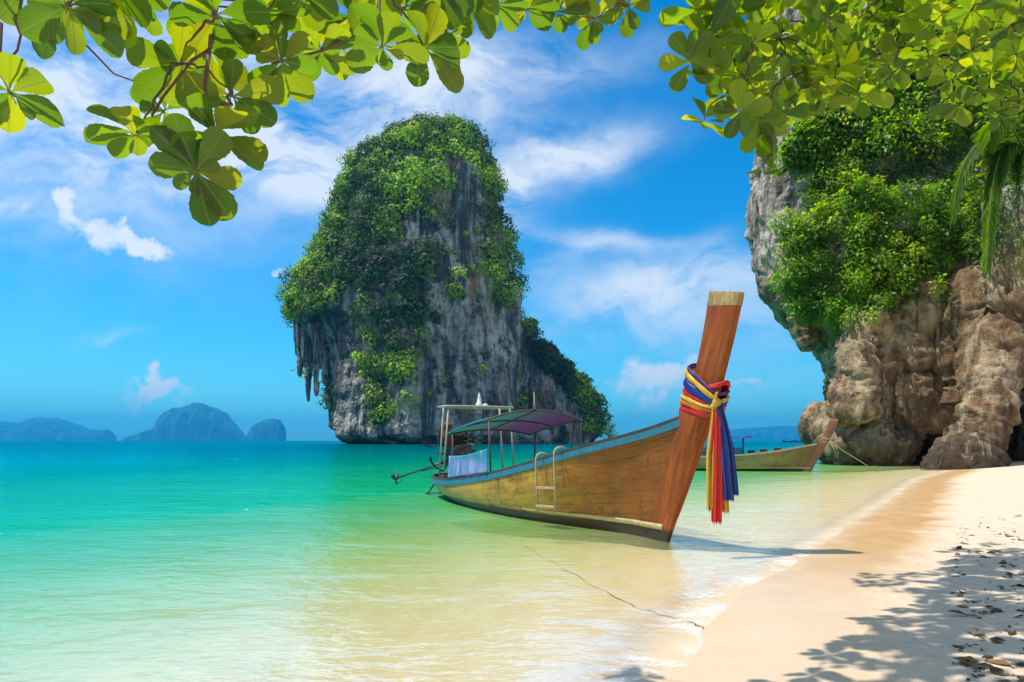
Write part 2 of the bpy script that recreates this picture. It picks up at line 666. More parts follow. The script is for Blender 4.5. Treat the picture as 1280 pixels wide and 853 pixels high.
def cliff_split(t, p, col):
    s = t.n('ShaderNodeSeparateXYZ', {0: p})
    n = t.noise(p, .25, 5, .6)
    # the wave-washed foot is dark with weed and barnacles
    foot = t.m('SUBTRACT', 1.0, t.smooth(t.m('ADD', s.outputs[2], t.m('MULTIPLY', n, 2.2)), 1.9, 4.4))
    col = t.mix(t.m('MULTIPLY', foot, .78), col, (.040, .030, .020))
    # dark run-off stains and pale lime crusts
    dr = t.noise(t.mapping(p, scale=(1.1, 1.1, .10)), 1.0, 8, .7, .7)
    col = t.mix(t.m('MULTIPLY', t.smooth(dr, .56, .66), .75), col, (.045, .032, .024))
    col = t.mix(t.m('MULTIPLY', t.smooth(dr, .44, .36), .5), col, (.60, .49, .34))
    ck = t.n('ShaderNodeTexVoronoi', {'Vector': t.n('ShaderNodeVectorMath', {0: t.mapping(p, scale=(1, 1, .45)), 1: t.n('ShaderNodeTexNoise', {'Vector': p, 'Scale': .8, 'Detail': 4.0}).outputs['Color']}, operation='ADD').outputs[0], 'Scale': .75}, feature='DISTANCE_TO_EDGE').outputs['Distance']
    col = t.mix(t.m('MULTIPLY', t.smooth(ck, .05, .0), t.m('MULTIPLY', t.smooth(t.noise(p, .45, 3), .50, .66), .6)), col, (.03, .022, .016))
    # grey, dripstone streaked upper lip
    up = t.smooth(t.m('ADD', s.outputs[2], t.m('MULTIPLY', n, 3)), 13.5, 17.0)
    st = t.noise(t.mapping(p, scale=(.9, .9, .09)), 1.3, 7, .65, .4)
    grey = t.ramp(st, [(.3, (.05, .04, .034)), (.45, (.26, .22, .19)), (.57, (.60, .53, .45)), (.72, (.14, .11, .09))])
    return t.mix(up, col, grey)


M['cliff'] = rock_material('cliff_limestone', (.040, .024, .014), (.29, .175, .090), (.56, .42, .27), (.42, .20, .07), (.22, .22, .055), .5, .9, .9, cliff_split)
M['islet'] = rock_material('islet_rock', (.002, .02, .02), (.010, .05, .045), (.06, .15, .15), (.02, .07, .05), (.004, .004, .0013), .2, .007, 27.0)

# ------------------------------------------------------------------ ground and water
SH_Y = np.array([-60, -5, 3, 4.5, 6, 9.2, 15.3, 28, 44, 60, 100, 300, 2000, 60000.])
SH_X = np.array([-22, -3.0, .35, 1.0, 1.68, 3.87, 8.1, 16.6, 29.5, 44, 78, 240, 1800, 60000.])


def shore_s(x, y):
    return (x - np.interp(y, SH_Y, SH_X)) * .84


def ground_z(x, y):
    s = shore_s(x, y)
    wob = .18 * fbm(np.stack([x * .5, y * .5, x * 0], 1), 3)
    s2 = s + wob
    d = np.maximum(-s2, 0)
    z = np.where(s2 > 0, .075 * np.minimum(s2, 5) + .03 * np.maximum(s2 - 5, 0), -np.minimum(.06 * d + .0012 * d * d, 12))
    z = np.minimum(z, 2.5)
    near = np.exp(-np.hypot(x, y) / 60)
    z += near * (.012 * fbm(np.stack([x * 2.2, y * 2.2, x * 0], 1), 3) + .02 * fbm(np.stack([x * .4, y * .4, x * 0 + 5], 1), 2))
    dry = np.clip((s2 - 1.5) / 2, 0, 1)
    z += near * dry * .018 * fbm(np.stack([x * 5, y * 5, x * 0 + 9], 1), 3)
    return z, s2


def fan(nr, na, r0, r1):
    rr = np.concatenate([[0.02], np.geomspace(r0, r1, nr)])
    th = np.concatenate([np.linspace(-180, -62, 40, endpoint=False), np.linspace(-62, 62, na, endpoint=False), np.linspace(62, 180, 40, endpoint=False)])
    th = np.radians(th)
    Rr, T = np.meshgrid(rr, th, indexing='ij')
    X = (Rr * np.sin(T)).ravel()
    Y = (Rr * np.cos(T) - 2.0).ravel()
    n = len(th)
    i, k = np.meshgrid(np.arange(len(rr) - 1), np.arange(n), indexing='ij')
    a = i * n + k; b = i * n + (k + 1) % n
    Fq = np.stack([a, a + n, b + n, b], -1).reshape(-1, 4)
    return X, Y, Fq


# sand
m, t = new_mat('beach_sand')
p = t.pos()
sd = t.attr('shore')
n1 = t.noise(p, .9, 5, .6)
n2 = t.noise(p, 14, 6, .7)
n3 = t.noise(p, 160, 3, .7)
n4 = t.noise(t.mapping(p, scale=(1, .35, 1), rot=(0, 0, R(33))), 3.2, 5, .6)
sw = t.m('ADD', sd, t.m('MULTIPLY', t.m('SUBTRACT', n1, .5), 1.3))
dry = t.smooth(sw, .95, 1.75)
damp = t.smooth(sw, -.25, .5)
c_under = t.mix(t.smooth(n4, .35, .65), (.92, .75, .54), (.86, .67, .43))
c_wet = t.mix(t.smooth(n4, .3, .7), (.55, .355, .17), (.48, .28, .115))
c_swash = t.mix(t.smooth(n1, .3, .7), (.63, .48, .335), (.58, .43, .28))
c_dry = t.mix(t.smooth(n2, .35, .7), (.655, .53, .39), (.58, .465, .33))
ysand = t.smooth(t.n('ShaderNodeSeparateXYZ', {0: p}).outputs[1], 6.0, 10.5)
c_wet = t.mix(ysand, c_swash, c_wet)  # nearer wet sand paler: reflection of the thin water film put into the colour
col = t.mix(t.smooth(sd, -.9, .05), c_under, c_swash)
col = t.mix(damp, col, c_wet)
col = t.mix(dry, col, c_dry)
col = t.mix(t.m('MULTIPLY', t.smooth(n3, .56, .72), .5), col, (.30, .21, .13))
rough = t.m('ADD', .38, t.m('MULTIPLY', dry, .55))
h = t.m('ADD', t.m('MULTIPLY', n2, .05), t.m('MULTIPLY', n3, .006))
h = t.m('MULTIPLY', h, t.m('ADD', .15, dry))
vd = t.n('ShaderNodeTexVoronoi', {'Vector': p, 'Scale': 2.6}, feature='SMOOTH_F1').outputs['Distance']
vd2 = t.n('ShaderNodeTexVoronoi', {'Vector': t.mapping(p, loc=(3, 7, 0)), 'Scale': 6.5}, feature='SMOOTH_F1').outputs['Distance']
h = t.m('ADD', h, t.m('MULTIPLY', t.m('ADD', t.m('MULTIPLY', t.smooth(vd, .05, .65), .10), t.m('MULTIPLY', t.smooth(vd2, 0, .6), .035)), dry))
t.out(t.principled(col, rough, t.bump(h, .8, .6), 0, .3))
M['sand'] = m
X, Y, Fq = fan(380, 420, .25, 30000)
Z, S2 = ground_z(X, Y)
tag(np_mesh('beach', np.stack([X, Y, Z], 1), Fq, M['sand'], floats={'shore': S2}), 'pale sand beach sloping under the clear shallow water', 'beach', kind='structure')

# sea
m, t = new_mat('sea_water')
p = t.pos()
sd = t.attr('shore')
d = t.m('MAXIMUM', t.m('MULTIPLY', sd, -1.0), 0.0)
pn = t.noise(t.mapping(p, scale=(1, .45, 1)), .22, 5, .6)
pn2 = t.noise(t.mapping(p, scale=(1, .4, 1), rot=(0, 0, R(10))), 1.1, 4, .6)
dd = t.m('MULTIPLY', d, t.m('ADD', .55, t.m('ADD', t.m('MULTIPLY', pn, .6), t.m('MULTIPLY', pn2, .3))))
tt = t.m('SQRT', t.m('DIVIDE', dd, 100.0), clamp=True)
body = t.ramp(tt, [(0, (.90, .80, .55)), (.14, (.80, .80, .40)), (.22, (.44, .70, .18)), (.29, (.14, .60, .16)), (.36, (.0, .47, .12)), (.46, (.0, .32, .105)), (.65, (.0, .175, .085)), (1, (.0, .085, .09))])
opac = t.ramp(tt, [(0, 0.0), (.08, .06), (.15, .22), (.24, .50), (.34, .78), (.46, .95), (.56, 1.0)])
w1 = t.noise(t.mapping(p, scale=(.55, 1, 1), rot=(0, 0, R(8))), 1.1, 4, .55, .3)
w2 = t.noise(t.mapping(p, scale=(.6, 1, 1), rot=(0, 0, R(-14))), 4.2, 3, .5, .2)
w3 = t.noise(t.mapping(p, scale=(.4, 1, 1)), .16, 3, .5)
calm = t.m('ADD', .42, t.m('ADD', t.m('MULTIPLY', t.smooth(d, 0.5, 14.0), .85), t.m('MULTIPLY', t.smooth(d, 15.0, 60.0), .8)))
hh = t.m('ADD', t.m('MULTIPLY', w1, .20), t.m('MULTIPLY', w2, .055))
w4 = t.noise(t.mapping(p, scale=(.5, 1, 1), rot=(0, 0, R(20))), 11.0, 3, .5, .4)
w5 = t.noise(t.mapping(p, scale=(.42, 1, 1), rot=(0, 0, R(-5))), 2.3, 3, .5, .6)
w5 = t.m('SUBTRACT', 1.0, t.m('ABSOLUTE', t.m('SUBTRACT', t.m('MULTIPLY', w5, 2.0), 1.0)))
hh = t.m('ADD', hh, t.m('MULTIPLY', w5, .030))
hh = t.m('ADD', hh, t.m('MULTIPLY', w4, .018))
hh = t.m('ADD', hh, t.m('MULTIPLY', w3, .5))
nor = t.bump(t.m('MULTIPLY', hh, calm), 1.0, 1.0)
diff = t.n('ShaderNodeBsdfDiffuse', {'Color': body, 'Normal': nor})
tint_c = t.ramp(tt, [(0, (1, 1, 1)), (.2, (.97, 1, .88)), (.5, (.4, .95, .75))])
trn = t.n('ShaderNodeBsdfTransparent', {'Color': tint_c})
under = t.n('ShaderNodeMixShader', {0: opac, 1: trn.outputs[0], 2: diff.outputs[0]})
# swash foam
fn = t.noise(t.mapping(p, scale=(1, 1, 1)), 1.4, 8, .72, .6)
fn2 = t.noise(p, 26, 4, .7)
yfar = t.smooth(t.n('ShaderNodeSeparateXYZ', {0: p}).outputs[1], 7.0, 15.0)
fz = t.m('MULTIPLY', t.smooth(d, 1.0, .1), t.smooth(t.m('ADD', fn, t.m('MULTIPLY', fn2, .35)), .55, .85))
foam = t.n('ShaderNodeBsdfDiffuse', {'Color': (.86, .84, .80)})
under2 = t.n('ShaderNodeMixShader', {0: t.m('MULTIPLY', fz, t.m('SUBTRACT', .72, t.m('MULTIPLY', yfar, .5))), 1: under.outputs[0], 2: foam.outputs[0]})
gl = t.n('ShaderNodeBsdfGlossy', {'Color': t.ramp(tt, [(.1, (1, 1, 1)), (.35, (.25, .84, 1)), (.6, (.01, .78, 1))]), 'Roughness': .10, 'Normal': nor})
fr = t.n('ShaderNodeFresnel', {'IOR': 1.33, 'Normal': nor})
fac = t.m('MINIMUM', fr.outputs[0], .46)
fac = t.m('MULTIPLY', fac, t.smooth(d, .0, .5))
surf = t.n('ShaderNodeMixShader', {0: fac, 1: under2.outputs[0], 2: gl.outputs[0]})
t.out(surf.outputs[0])
M['water'] = m
X, Y, Fq = fan(300, 300, .25, 30000)
zg, S2 = ground_z(X, Y)
Zw = .006 * fbm(np.stack([X * .7, Y * .7, X * 0], 1), 2) * np.exp(-np.hypot(X, Y) / 50)
keep = (S2[Fq] < 1.2).any(1)
tag(np_mesh('sea', np.stack([X, Y, Zw], 1), Fq[keep], M['water'], floats={'shore': S2}), 'turquoise sea turning clear over the sand near shore', 'sea', kind='structure')

# ------------------------------------------------------------------ karst tower
YK = 350.0


def ring_body(mb, left, right, y_c, depth, nth=72, nz=70, exp_=2.0, front_bias=0.0, yfront=None):
    """closed body from a left and a right outline (px, py lists from top to bottom)"""
    lp = np.array(left, float); rp = np.array(right, float)
    y0 = max(lp[0, 1], rp[0, 1]); y1 = min(lp[-1, 1], rp[-1, 1])
    pys = np.linspace(y0, y1, nz)
    rows = []
    for py in pys:
        l = np.interp(py, lp[:, 1], lp[:, 0]); r_ = np.interp(py, rp[:, 1], rp[:, 0])
        cx = ((l + r_) / 2 - 640) / F * y_c
        rx = (r_ - l) / 2 / F * y_c
        z = CAM_H + (HOR - py) / F * y_c
        yc_ = y_c + front_bias
        if yfront is not None:
            yc_ = float(np.interp(py, [q[0] for q in yfront], [q[1] for q in yfront])) + rx * depth
        row = []
        for k in range(nth):
            a = 2 * math.pi * k / nth
            c, s = math.cos(a), math.sin(a)
            q = (abs(c) ** exp_ + abs(s) ** exp_) ** (-1 / exp_)
            row.append((cx + rx * q * c, yc_ + rx * depth * q * s, z))
        rows.append(row)
    mb.grid(rows, closed=True)
    n0 = len(mb.v) - nth * nz
    mb.f.append(tuple(range(n0, n0 + nth)))
    mb.f.append(tuple(range(len(mb.v) - nth, len(mb.v)))[::-1])


kb = MB()
ring_body(kb, [(548, 138), (515, 148), (484, 163), (450, 180), (434, 210), (424, 241), (412, 278), (392, 318), (380, 363), (378, 395), (392, 415), (408, 440), (417, 479), (414, 521), (426, 542), (432, 560)],
          [(568, 138), (586, 146), (600, 164), (616, 204), (628, 247), (638, 294), (643, 331), (650, 373), (653, 394), (656, 440), (660, 500), (664, 560)],
          YK, .85, exp_=1.75)
# bulge of the overhanging left shelf, and its dripstone
kb.ellipsoid(P(394, 372, YK - 8), (11, 20, 22), 24, 16)
random.seed(3)
STAL = [(355, 398, 16, 1.3), (360, 400, 26, 1.5), (366, 402, 20, 1.3), (371, 404, 40, 1.7), (377, 404, 24, 1.3), (382, 406, 33, 1.5), (388, 410, 18, 1.4), (394, 416, 24, 1.5), (404, 458, 20, 1.9), (409, 468, 26, 2.0), (413, 476, 18, 1.7)]
for (px, py, ln, rr) in STAL:
    b = P(px, py, YK - random.uniform(-8, 24))
    kb.tube([b + Vector((0, 0, 22)), b + Vector((0, 0, 5)), b - Vector((0, 0, ln * .5)), b - Vector((random.uniform(-1, 1), 0, ln))], [rr * 1.9, rr * 1.15, rr * .8, .6], 10)
# buttresses on the front face
for (px, py0, py1, r0, dy) in [(575, 190, 555, 15, -34), (520, 260, 555, 19, -38), (470, 300, 555, 18, -32), (610, 280, 555, 15, -26), (640, 345, 555, 9, -12), (440, 430, 555, 10, -20), (555, 400, 556, 12, -44)]:
    pts = [P(px - (3 if i % 2 else -3), py0 + (py1 - py0) * i / 7, YK + dy * (.55 + .45 * i / 7)) for i in range(8)]
    kb.tube(pts, [r0 * (.55 + .45 * min(1, i / 3)) for i in range(8)], 14)
# the lower wooded shoulder on the right
ring_body(kb, [(650, 392), (640, 420), (650, 470), (662, 520), (664, 560)], [(656, 392), (678, 421), (702, 447), (724, 465), (742, 487), (758, 512), (765, 530), (764, 545), (763, 560)], YK + 22, .75, exp_=2.0)
V, N, Fq = remeshed(kb, 1.0)
fl = fbm(V * np.array([.085, .085, .010]), 4, .55, ridged=True)
bigv = fbm(V * np.array([.03, .03, .018]) + 4, 3)
smallv = fbm(V * np.array([.25, .25, .12]), 5, .62, True)
led = fbm(V * np.array([.03, .03, .11]) + 9, 3, .5, True)
horiz = (1 - np.abs(N[:, 2]))
_kx, _ky = proj(V)
calm_ = 1 - .72 * np.clip((400 - _kx) / 10, 0, 1) * np.clip((_ky - 372) / 20, 0, 1)
V = V + N * calm_[:, None] * ((fl * 3.6 + led * 1.1) * horiz + bigv * 2.0 + smallv * 1.4)[:, None]
# wave-cut notch at the foot
foot = np.exp(-((V[:, 2] - 1.0) / 3.2) ** 2)
ctr = np.array([(545 - 640) / F * YK, YK])
dxy = V[:, :2] - ctr
V[:, :2] -= dxy * (foot * .055)[:, None]
kx0 = (545 - 640) / F * YK
V[:, 0] = kx0 + (V[:, 0] - kx0) * .915
V[:, 2] = np.where(V[:, 2] > 0, V[:, 2] * .93, V[:, 2])
N = vert_normals(V, Fq)
karst = empty('karst_island', ((545 - 640) / F * YK, YK, 0))
tag(karst, 'towering limestone karst island draped in jungle rising from the sea', 'rock island')
KO = np.array(karst.location)
np_mesh('rock', V - KO, Fq, M['karst'], karst, False)

# jungle on the tower
kpx, kpy = proj(V)
vis = (N[:, 1] < .35)
veg1 = [(548, 132), (600, 160), (618, 210), (600, 232), (575, 200), (560, 215), (556, 250), (535, 300), (545, 330), (525, 400), (535, 440), (510, 470), (505, 525), (470, 535), (455, 480), (440, 430), (465, 400), (440, 350), (400, 400), (372, 400), (355, 400), (385, 320), (412, 270), (425, 215), (450, 178), (490, 158)]
veg2 = [(600, 200), (628, 240), (640, 300), (645, 360), (625, 390), (606, 330), (605, 260)]
veg3 = [(652, 388), (680, 420), (704, 446), (726, 462), (745, 487), (768, 520), (768, 548), (735, 548), (722, 505), (700, 480), (668, 450), (656, 420)]
veg4 = [(560, 215), (600, 235), (600, 380), (565, 420), (545, 380)]
dn = fbm(V * .045 + 3, 3)
dn2 = fbm(V * .11 + 8, 3)
w_ = np.zeros(len(V))
w_ += in_poly(kpx, kpy, veg1) * np.clip(.72 + 2.4 * dn, 0.06, 1) * vis
w_ += in_poly(kpx, kpy, veg2) * np.clip(.35 + 2 * dn, 0, 1) * vis
w_ += in_poly(kpx, kpy, veg3) * 1.0 * vis
w_ += in_poly(kpx, kpy, veg4) * np.clip(.0 + 1.0 * dn2, 0, .4) * vis
w_ += (~in_poly(kpx, kpy, veg1)) * vis * np.clip(dn2 - .22, 0, .3) * .5 * (V[:, 2] > 12)
w_ += np.clip(N[:, 2] - .35, 0, 1) * (V[:, 2] > 12) * .9
w_ += (N[:, 1] >= .35) * np.clip(.2 + 1.5 * dn, 0, .6) * (V[:, 2] > 15)
cand = np.where(RNG.random(len(V)) < w_ * .062)[0]


def jungle(idx, V, N, rmin, rmax, per, leaf, origin):
    C, NN, SZ, TT = [], [], [], []
    for i in idx:
        rad = RNG.uniform(rmin, rmax) * (1.3 if RNG.random() < .12 else 1)
        up = unit(N[i] * .9 + np.array([0, -.05, .75]))
        c = V[i] + up * rad * .35
        k = int(per * (rad / rmax) ** 1.6) + 8
        dv = unit(RNG.normal(size=(k, 3)) + up * .5)
        rr = rad * RNG.uniform(.72, 1.05, k)
        lump = 1 + .28 * np.sin(dv[:, 0] * 5 + i) * np.sin(dv[:, 2] * 6 + i * 1.7)
        C.append(c + dv * (rr * lump)[:, None] * np.array([1, 1, .85]))
        NN.append(unit(dv + .22 * RNG.normal(size=(k, 3))))
        SZ.append(leaf * RNG.uniform(.6, 1.25, k))
        hue = np.clip(RNG.random() * .6 + .2 + 1.3 * pnoise(V[i][None] * .035 + 31)[0], 0, 1)
        base = np.array([.022, .065, .008]) * (1 - hue) + np.array([.31, .48, .004]) * hue
        if RNG.random() < .12: base = np.array([.09, .095, .03])
        base = base * RNG.uniform(.35, 1.3)
        TT.append(base[None] * RNG.uniform(.75, 1.2, (k, 1)))
    return np.concatenate(C) - origin, np.concatenate(NN), np.concatenate(SZ), np.concatenate(TT)


C, NN, SZ, TT = jungle(cand, V, N, 1.6, 6.2, 150, .74, KO)
print('karst bushes', len(cand), 'quads', len(C))
o = quads_mesh('jungle', C, NN, SZ, TT, M['jungle'], karst)
o['kind'] = 'stuff'

# loose boulder at the tower's foot
bb = MB()
bb.ellipsoid(P(656, 538, 322), (9, 8, 8.0), 20, 14)
bb.ellipsoid(P(644, 545, 321), (6, 6, 6), 16, 12)
bb.ellipsoid(P(675, 546, 321), (5, 6, 5), 16, 12)
Vb, Nb, Fb = remeshed(bb, .7)
Vb = Vb + Nb * (fbm(Vb * .25, 4, .6) * 1.8)[:, None]
tag(np_mesh('boulder', Vb, Fb, rock_material('boulder_rock', (.10, .10, .09), (.26, .26, .24), (.48, .46, .42), (.3, .25, .2), (.2, .2, .1), .2, .5, 1.0)), 'pale grey boulders fallen at the dark foot of the towering karst island', 'boulder')


# trees on the shoulder ridge that stand out against the sky
def ridge_tree(px, py, rad, label, bright):
    base = P(px, py + rad * 1.15, YK + 20)
    root = empty('ridge_tree', base)
    tag(root, label, 'tree', 'trees on the shoulder of the karst island')
    rm = rad / F * YK
    tb = MB()
    tb.tube([(0, 0, -3), (.3, 0, rm * .5), (.1, .2, rm * 1.1)], [.9, .6, .3], 8)
    for a in range(4):
        tb.tube([(.2, 0, rm * .4), (rm * .5 * math.cos(a * 1.6), rm * .4 * math.sin(a * 1.6), rm * 1.1)], [.4, .15], 6)
    tb.build('trunk', M['bark'], root)
    C, NN, SZ, TT = [], [], [], []
    for q in range(9):
        dv = unit(RNG.normal(size=3)) * np.array([.75, .6, .45]) * rm
        c = np.array([0, 0, rm * 1.15]) + dv
        k = 60
        d2 = unit(RNG.normal(size=(k, 3)) + np.array([0, 0, .4]))
        C.append(c + d2 * rm * .42 * RNG.uniform(.6, 1.1, (k, 1)))
        NN.append(unit(d2 + .5 * RNG.normal(size=(k, 3))))
        SZ.append(.8 * RNG.uniform(.6, 1.2, k))
        TT.append((np.array([.05, .11, .015]) * bright * RNG.uniform(.7, 1.2))[None] * RNG.uniform(.8, 1.2, (k, 1)))
    quads_mesh('crown', np.concatenate(C), np.concatenate(NN), np.concatenate(SZ), np.concatenate(TT), M['jungle'], root)


ridge_tree(708, 458, 11, 'round dark tree standing clear of the ridge, midway down the island shoulder', .8)
ridge_tree(663, 404, 9, 'bright green tree topmost on the island shoulder, against the tall rock wall', 1.6)
ridge_tree(690, 438, 9, 'small dark tree between the topmost and the middle ridge tree on the shoulder', .8)
ridge_tree(731, 474, 10, 'bushy tree on the lower slope of the island shoulder, below the round dark tree', 1.1)
ridge_tree(750, 500, 10, 'lowest sunlit tree at the outer end of the island shoulder, nearest the sea', 1.5)


# ------------------------------------------------------------------ far islands
def islet(name, outline, Yd, label, depth=.5, cliffy=.55):
    ol = np.array(outline, float)
    xs = np.linspace(ol[0, 0], ol[-1, 0], 110)
    tops = np.interp(xs, ol[:, 0], ol[:, 1])
    tops = np.convolve(np.pad(tops, 2, 'edge'), np.ones(5) / 5, 'valid')
    zt = CAM_H + (HOR - tops) / F * Yd
    x = (xs - 640) / F * Yd
    wid = (x[-1] - x[0]) * depth * .5
    nv = 40
    vv = np.linspace(-1, 1, nv)
    Vv = []
    for xi, zi in zip(x, zt):
        prof = (1 - np.abs(vv) ** 3.0) ** cliffy
        loc = wid * (.35 + .65 * np.clip(zi / zt.max(), 0, 1))
        Vv.append(np.stack([np.full(nv, xi), Yd + vv * loc, np.maximum(zi, .5) * prof - 2], 1))
    Vv = np.concatenate(Vv)
    nz = fbm(Vv * np.array([.004, .004, .002]), 6, .6)
    up = np.clip(Vv[:, 2] / max(zt.max(), 1), 0, 1)
    Vv[:, 2] += nz * .17 * zt.max() * up
    Vv[:, 1] += fbm(Vv * .0033 + 5, 5, .6, True) * wid * .25
    n = nv
    i, k = np.meshgrid(np.arange(109), np.arange(nv - 1), indexing='ij')
    a = (i * n + k)
    Fq = np.stack([a, a + n, a + n + 1, a + 1], -1).reshape(-1, 4)
    base = np.array([(x[0] + x[-1]) / 2, Yd, 0])
    o = np_mesh(name, Vv - base, Fq, M['islet'])
    o.location = base
    return tag(o, label, 'island')


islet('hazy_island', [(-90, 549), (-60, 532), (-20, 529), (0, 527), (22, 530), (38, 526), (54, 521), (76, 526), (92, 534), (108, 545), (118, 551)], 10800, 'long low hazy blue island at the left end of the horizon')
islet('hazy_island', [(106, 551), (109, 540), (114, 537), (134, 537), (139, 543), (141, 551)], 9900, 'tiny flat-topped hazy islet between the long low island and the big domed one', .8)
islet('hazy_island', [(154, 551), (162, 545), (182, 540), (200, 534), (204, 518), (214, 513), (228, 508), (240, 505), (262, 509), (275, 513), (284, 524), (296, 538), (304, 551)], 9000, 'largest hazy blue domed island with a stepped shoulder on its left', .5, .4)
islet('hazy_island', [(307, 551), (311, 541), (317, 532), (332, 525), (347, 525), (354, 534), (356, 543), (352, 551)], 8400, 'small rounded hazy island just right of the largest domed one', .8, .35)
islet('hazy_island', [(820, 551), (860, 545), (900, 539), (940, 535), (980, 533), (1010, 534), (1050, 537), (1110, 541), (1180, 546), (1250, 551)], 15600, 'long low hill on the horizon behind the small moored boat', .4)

# ------------------------------------------------------------------ beach cliff on the right
YC = 48.0
cb = MB()
ring_body(cb, [(1020, -150), (1010, 0), (998, 110), (980, 200), (968, 280), (968, 328), (978, 361), (1002, 396), (1022, 414), (1042, 447), (1055, 480), (1050, 505), (1040, 530), (1044, 560), (1050, 600)],
          [(1900, -150), (1900, 0), (1890, 200), (1870, 400), (1850, 480), (1850, 600)], YC + 3, .30, nth=120, nz=110, exp_=2.3,
          yfront=[(-150, 51), (150, 46.5), (300, 44.2), (450, 43.0), (600, 42.6)])
# cut the caves: press the skin back behind them
CAVES = [(P(1300, 540, 44), (3.6, 10.0, 6.4)), (P(1183, 562, 43.5), (1.9, 6.0, 1.9)), (P(1300, 450, 44), (1.2, 5, 4.0)), (P(1165, 466, 44), (1.3, 2.0, .45)), (P(1180, 480, 44), (.5, 2.2, 1.1)), (P(1084, 470, 45), (.5, 4.0, 2.6)), (P(1228, 410, 43.5), (1.2, 2.4, .6))]


def push_caves(V, caves):
    V = np.array([tuple(v) for v in V])
    for c, r in caves:
        q = (V - np.array(c)) / np.array(r)
        d = (q[:, 0] ** 2 + q[:, 2] ** 2)
        ins = (d < 1) & (V[:, 1] > 41.7) & (V[:, 1] < YC + 3)
        back = c[1] + r[1] * np.sqrt(np.maximum(1 - d, 0))
        V[:, 1] = np.where(ins, np.maximum(V[:, 1], back), V[:, 1])
    return V


def bulge(mb, px, py, Yd, r): mb.ellipsoid(P(px, py, Yd), r, 24, 16)


bulge(cb, 1064, 536, 47, (2.0, 2.4, 1.3))
bulge(cb, 1085, 556, 45.5, (2.2, 2.2, 1.2))
bulge(cb, 1038, 525, 48.5, (.8, 1.2, .55))
Vc, Nc, Fc = remeshed(cb, .26)
Vc = push_caves(Vc, CAVES)
# second pass: columns, swellings and dripstone joined on
mb2 = MB()
mb2.add([tuple(v) for v in Vc], [tuple(f) for f in Fc])
bulge(mb2, 1135, 500, 46.2, (3.4, 2.3, 3.2))
bulge(mb2, 1190, 420, 46.0, (4.0, 2.2, 4.4))
for pts, rr in [
    ([(1262, 320, 42.4), (1258, 380, 41.4), (1250, 430, 40.6), (1242, 470, 40.1), (1234, 505, 39.6), (1224, 540, 39.2), (1210, 566, 38.9), (1200, 592, 38.6)], [.75, .85, .75, .6, .48, .42, .5, .95]),
    ([(1218, 350, 42.6), (1220, 400, 42), (1226, 440, 41.2), (1232, 480, 40.2)], [.45, .5, .45, .4]),
    ([(1085, 400, 45), (1082, 440, 44.5), (1078, 480, 44.2), (1074, 520, 44)], [.7, .65, .6, .9]),
    ([(1062, 420, 47), (1066, 460, 46.5), (1064, 500, 46.0), (1060, 540, 45.5)], [.6, .55, .5, .8]),
    ([(1010, 370, 50), (1009, 395, 50), (1008, 415, 50), (1008, 437, 50)], [.75, .5, .35, .08]),
    ([(1048, 440, 49), (1050, 460, 49), (1052, 472, 49)], [.6, .35, .08]),
    ([(1056, 465, 48), (1058, 480, 48), (1058, 495, 48)], [.6, .35, .08]),
    ([(1290, 250, 41), (1285, 330, 40.5), (1282, 380, 40), (1290, 420, 40)], [1.6, 1.3, 1.0, .3]),
    ([(1108, 380, 45.6), (1105, 430, 45.2), (1100, 480, 44.9), (1094, 530, 44.7), (1090, 570, 44.5)], [.5, .55, .5, .6, .9]),
    ([(1150, 350, 45.0), (1146, 400, 44.6), (1142, 450, 44.4), (1150, 500, 44.2)], [.6, .6, .5, .3]),
    ([(1205, 340, 44.4), (1200, 390, 44.0), (1196, 440, 43.6), (1204, 490, 43.3), (1200, 530, 43.2)], [.6, .7, .6, .55, .3]),
]:
    mb2.tube([P(*q) for q in pts], rr, 12)
Vc, Nc, Fc = remeshed(mb2, .2)
Vc = push_caves(Vc, CAVES)
mb2 = MB()
mb2.add([tuple(v) for v in Vc], [tuple(f) for f in Fc])
Vc, Nc, Fc = remeshed(mb2, .135)
Wp = Vc + np.stack([fbm(Vc * .3 + 40, 3), fbm(Vc * .3 + 60, 3), fbm(Vc * .3 + 80, 3)], 1) * 1.6
fl = fbm(Wp * np.array([.50, .50, .075]), 5, .55, True)
big = fbm(Vc * .16 + 2, 3)
craggy = fbm(Wp * np.array([.8, .8, .45]) + 5, 5, .62, True)
crag2 = fbm(Wp * np.array([.34, .34, .20]) + 15, 3, .6, True)
fine = fbm(Vc * 2.2 + 3, 4, .62, True)
hz = 1 - np.abs(Nc[:, 2])
low = np.clip((8 - Vc[:, 2]) / 6, 0, 1)
upw = np.clip((Vc[:, 2] - 8) / 5, 0, 1)
Vc = Vc + Nc * (fl * (.66 + .05 * upw) * hz + big * .5 + crag2 * .55 + craggy * (.38 + .26 * low) + fine * (.09 + .14 * low))[:, None]
cliff_o = Vector(((1330 - 640) / F * YC, YC, 0))
N2 = vert_normals(Vc, Fc)
cliff = empty('sea_cliff', cliff_o)
tag(cliff, 'overhanging brown limestone cliff with dripstone columns and cave at the beach end', 'cliff')
np_mesh('rock', Vc - np.array(cliff_o), Fc, M['cliff'], cliff, True)
print('cliff verts', len(Vc))


# creepers on the cliff: (name, polygon in the photo, count, leaf size, light/dark, label)
cpx, cpy = proj(Vc)
front = (N2[:, 1] < .25) & (Vc[:, 1] < YC + 2)


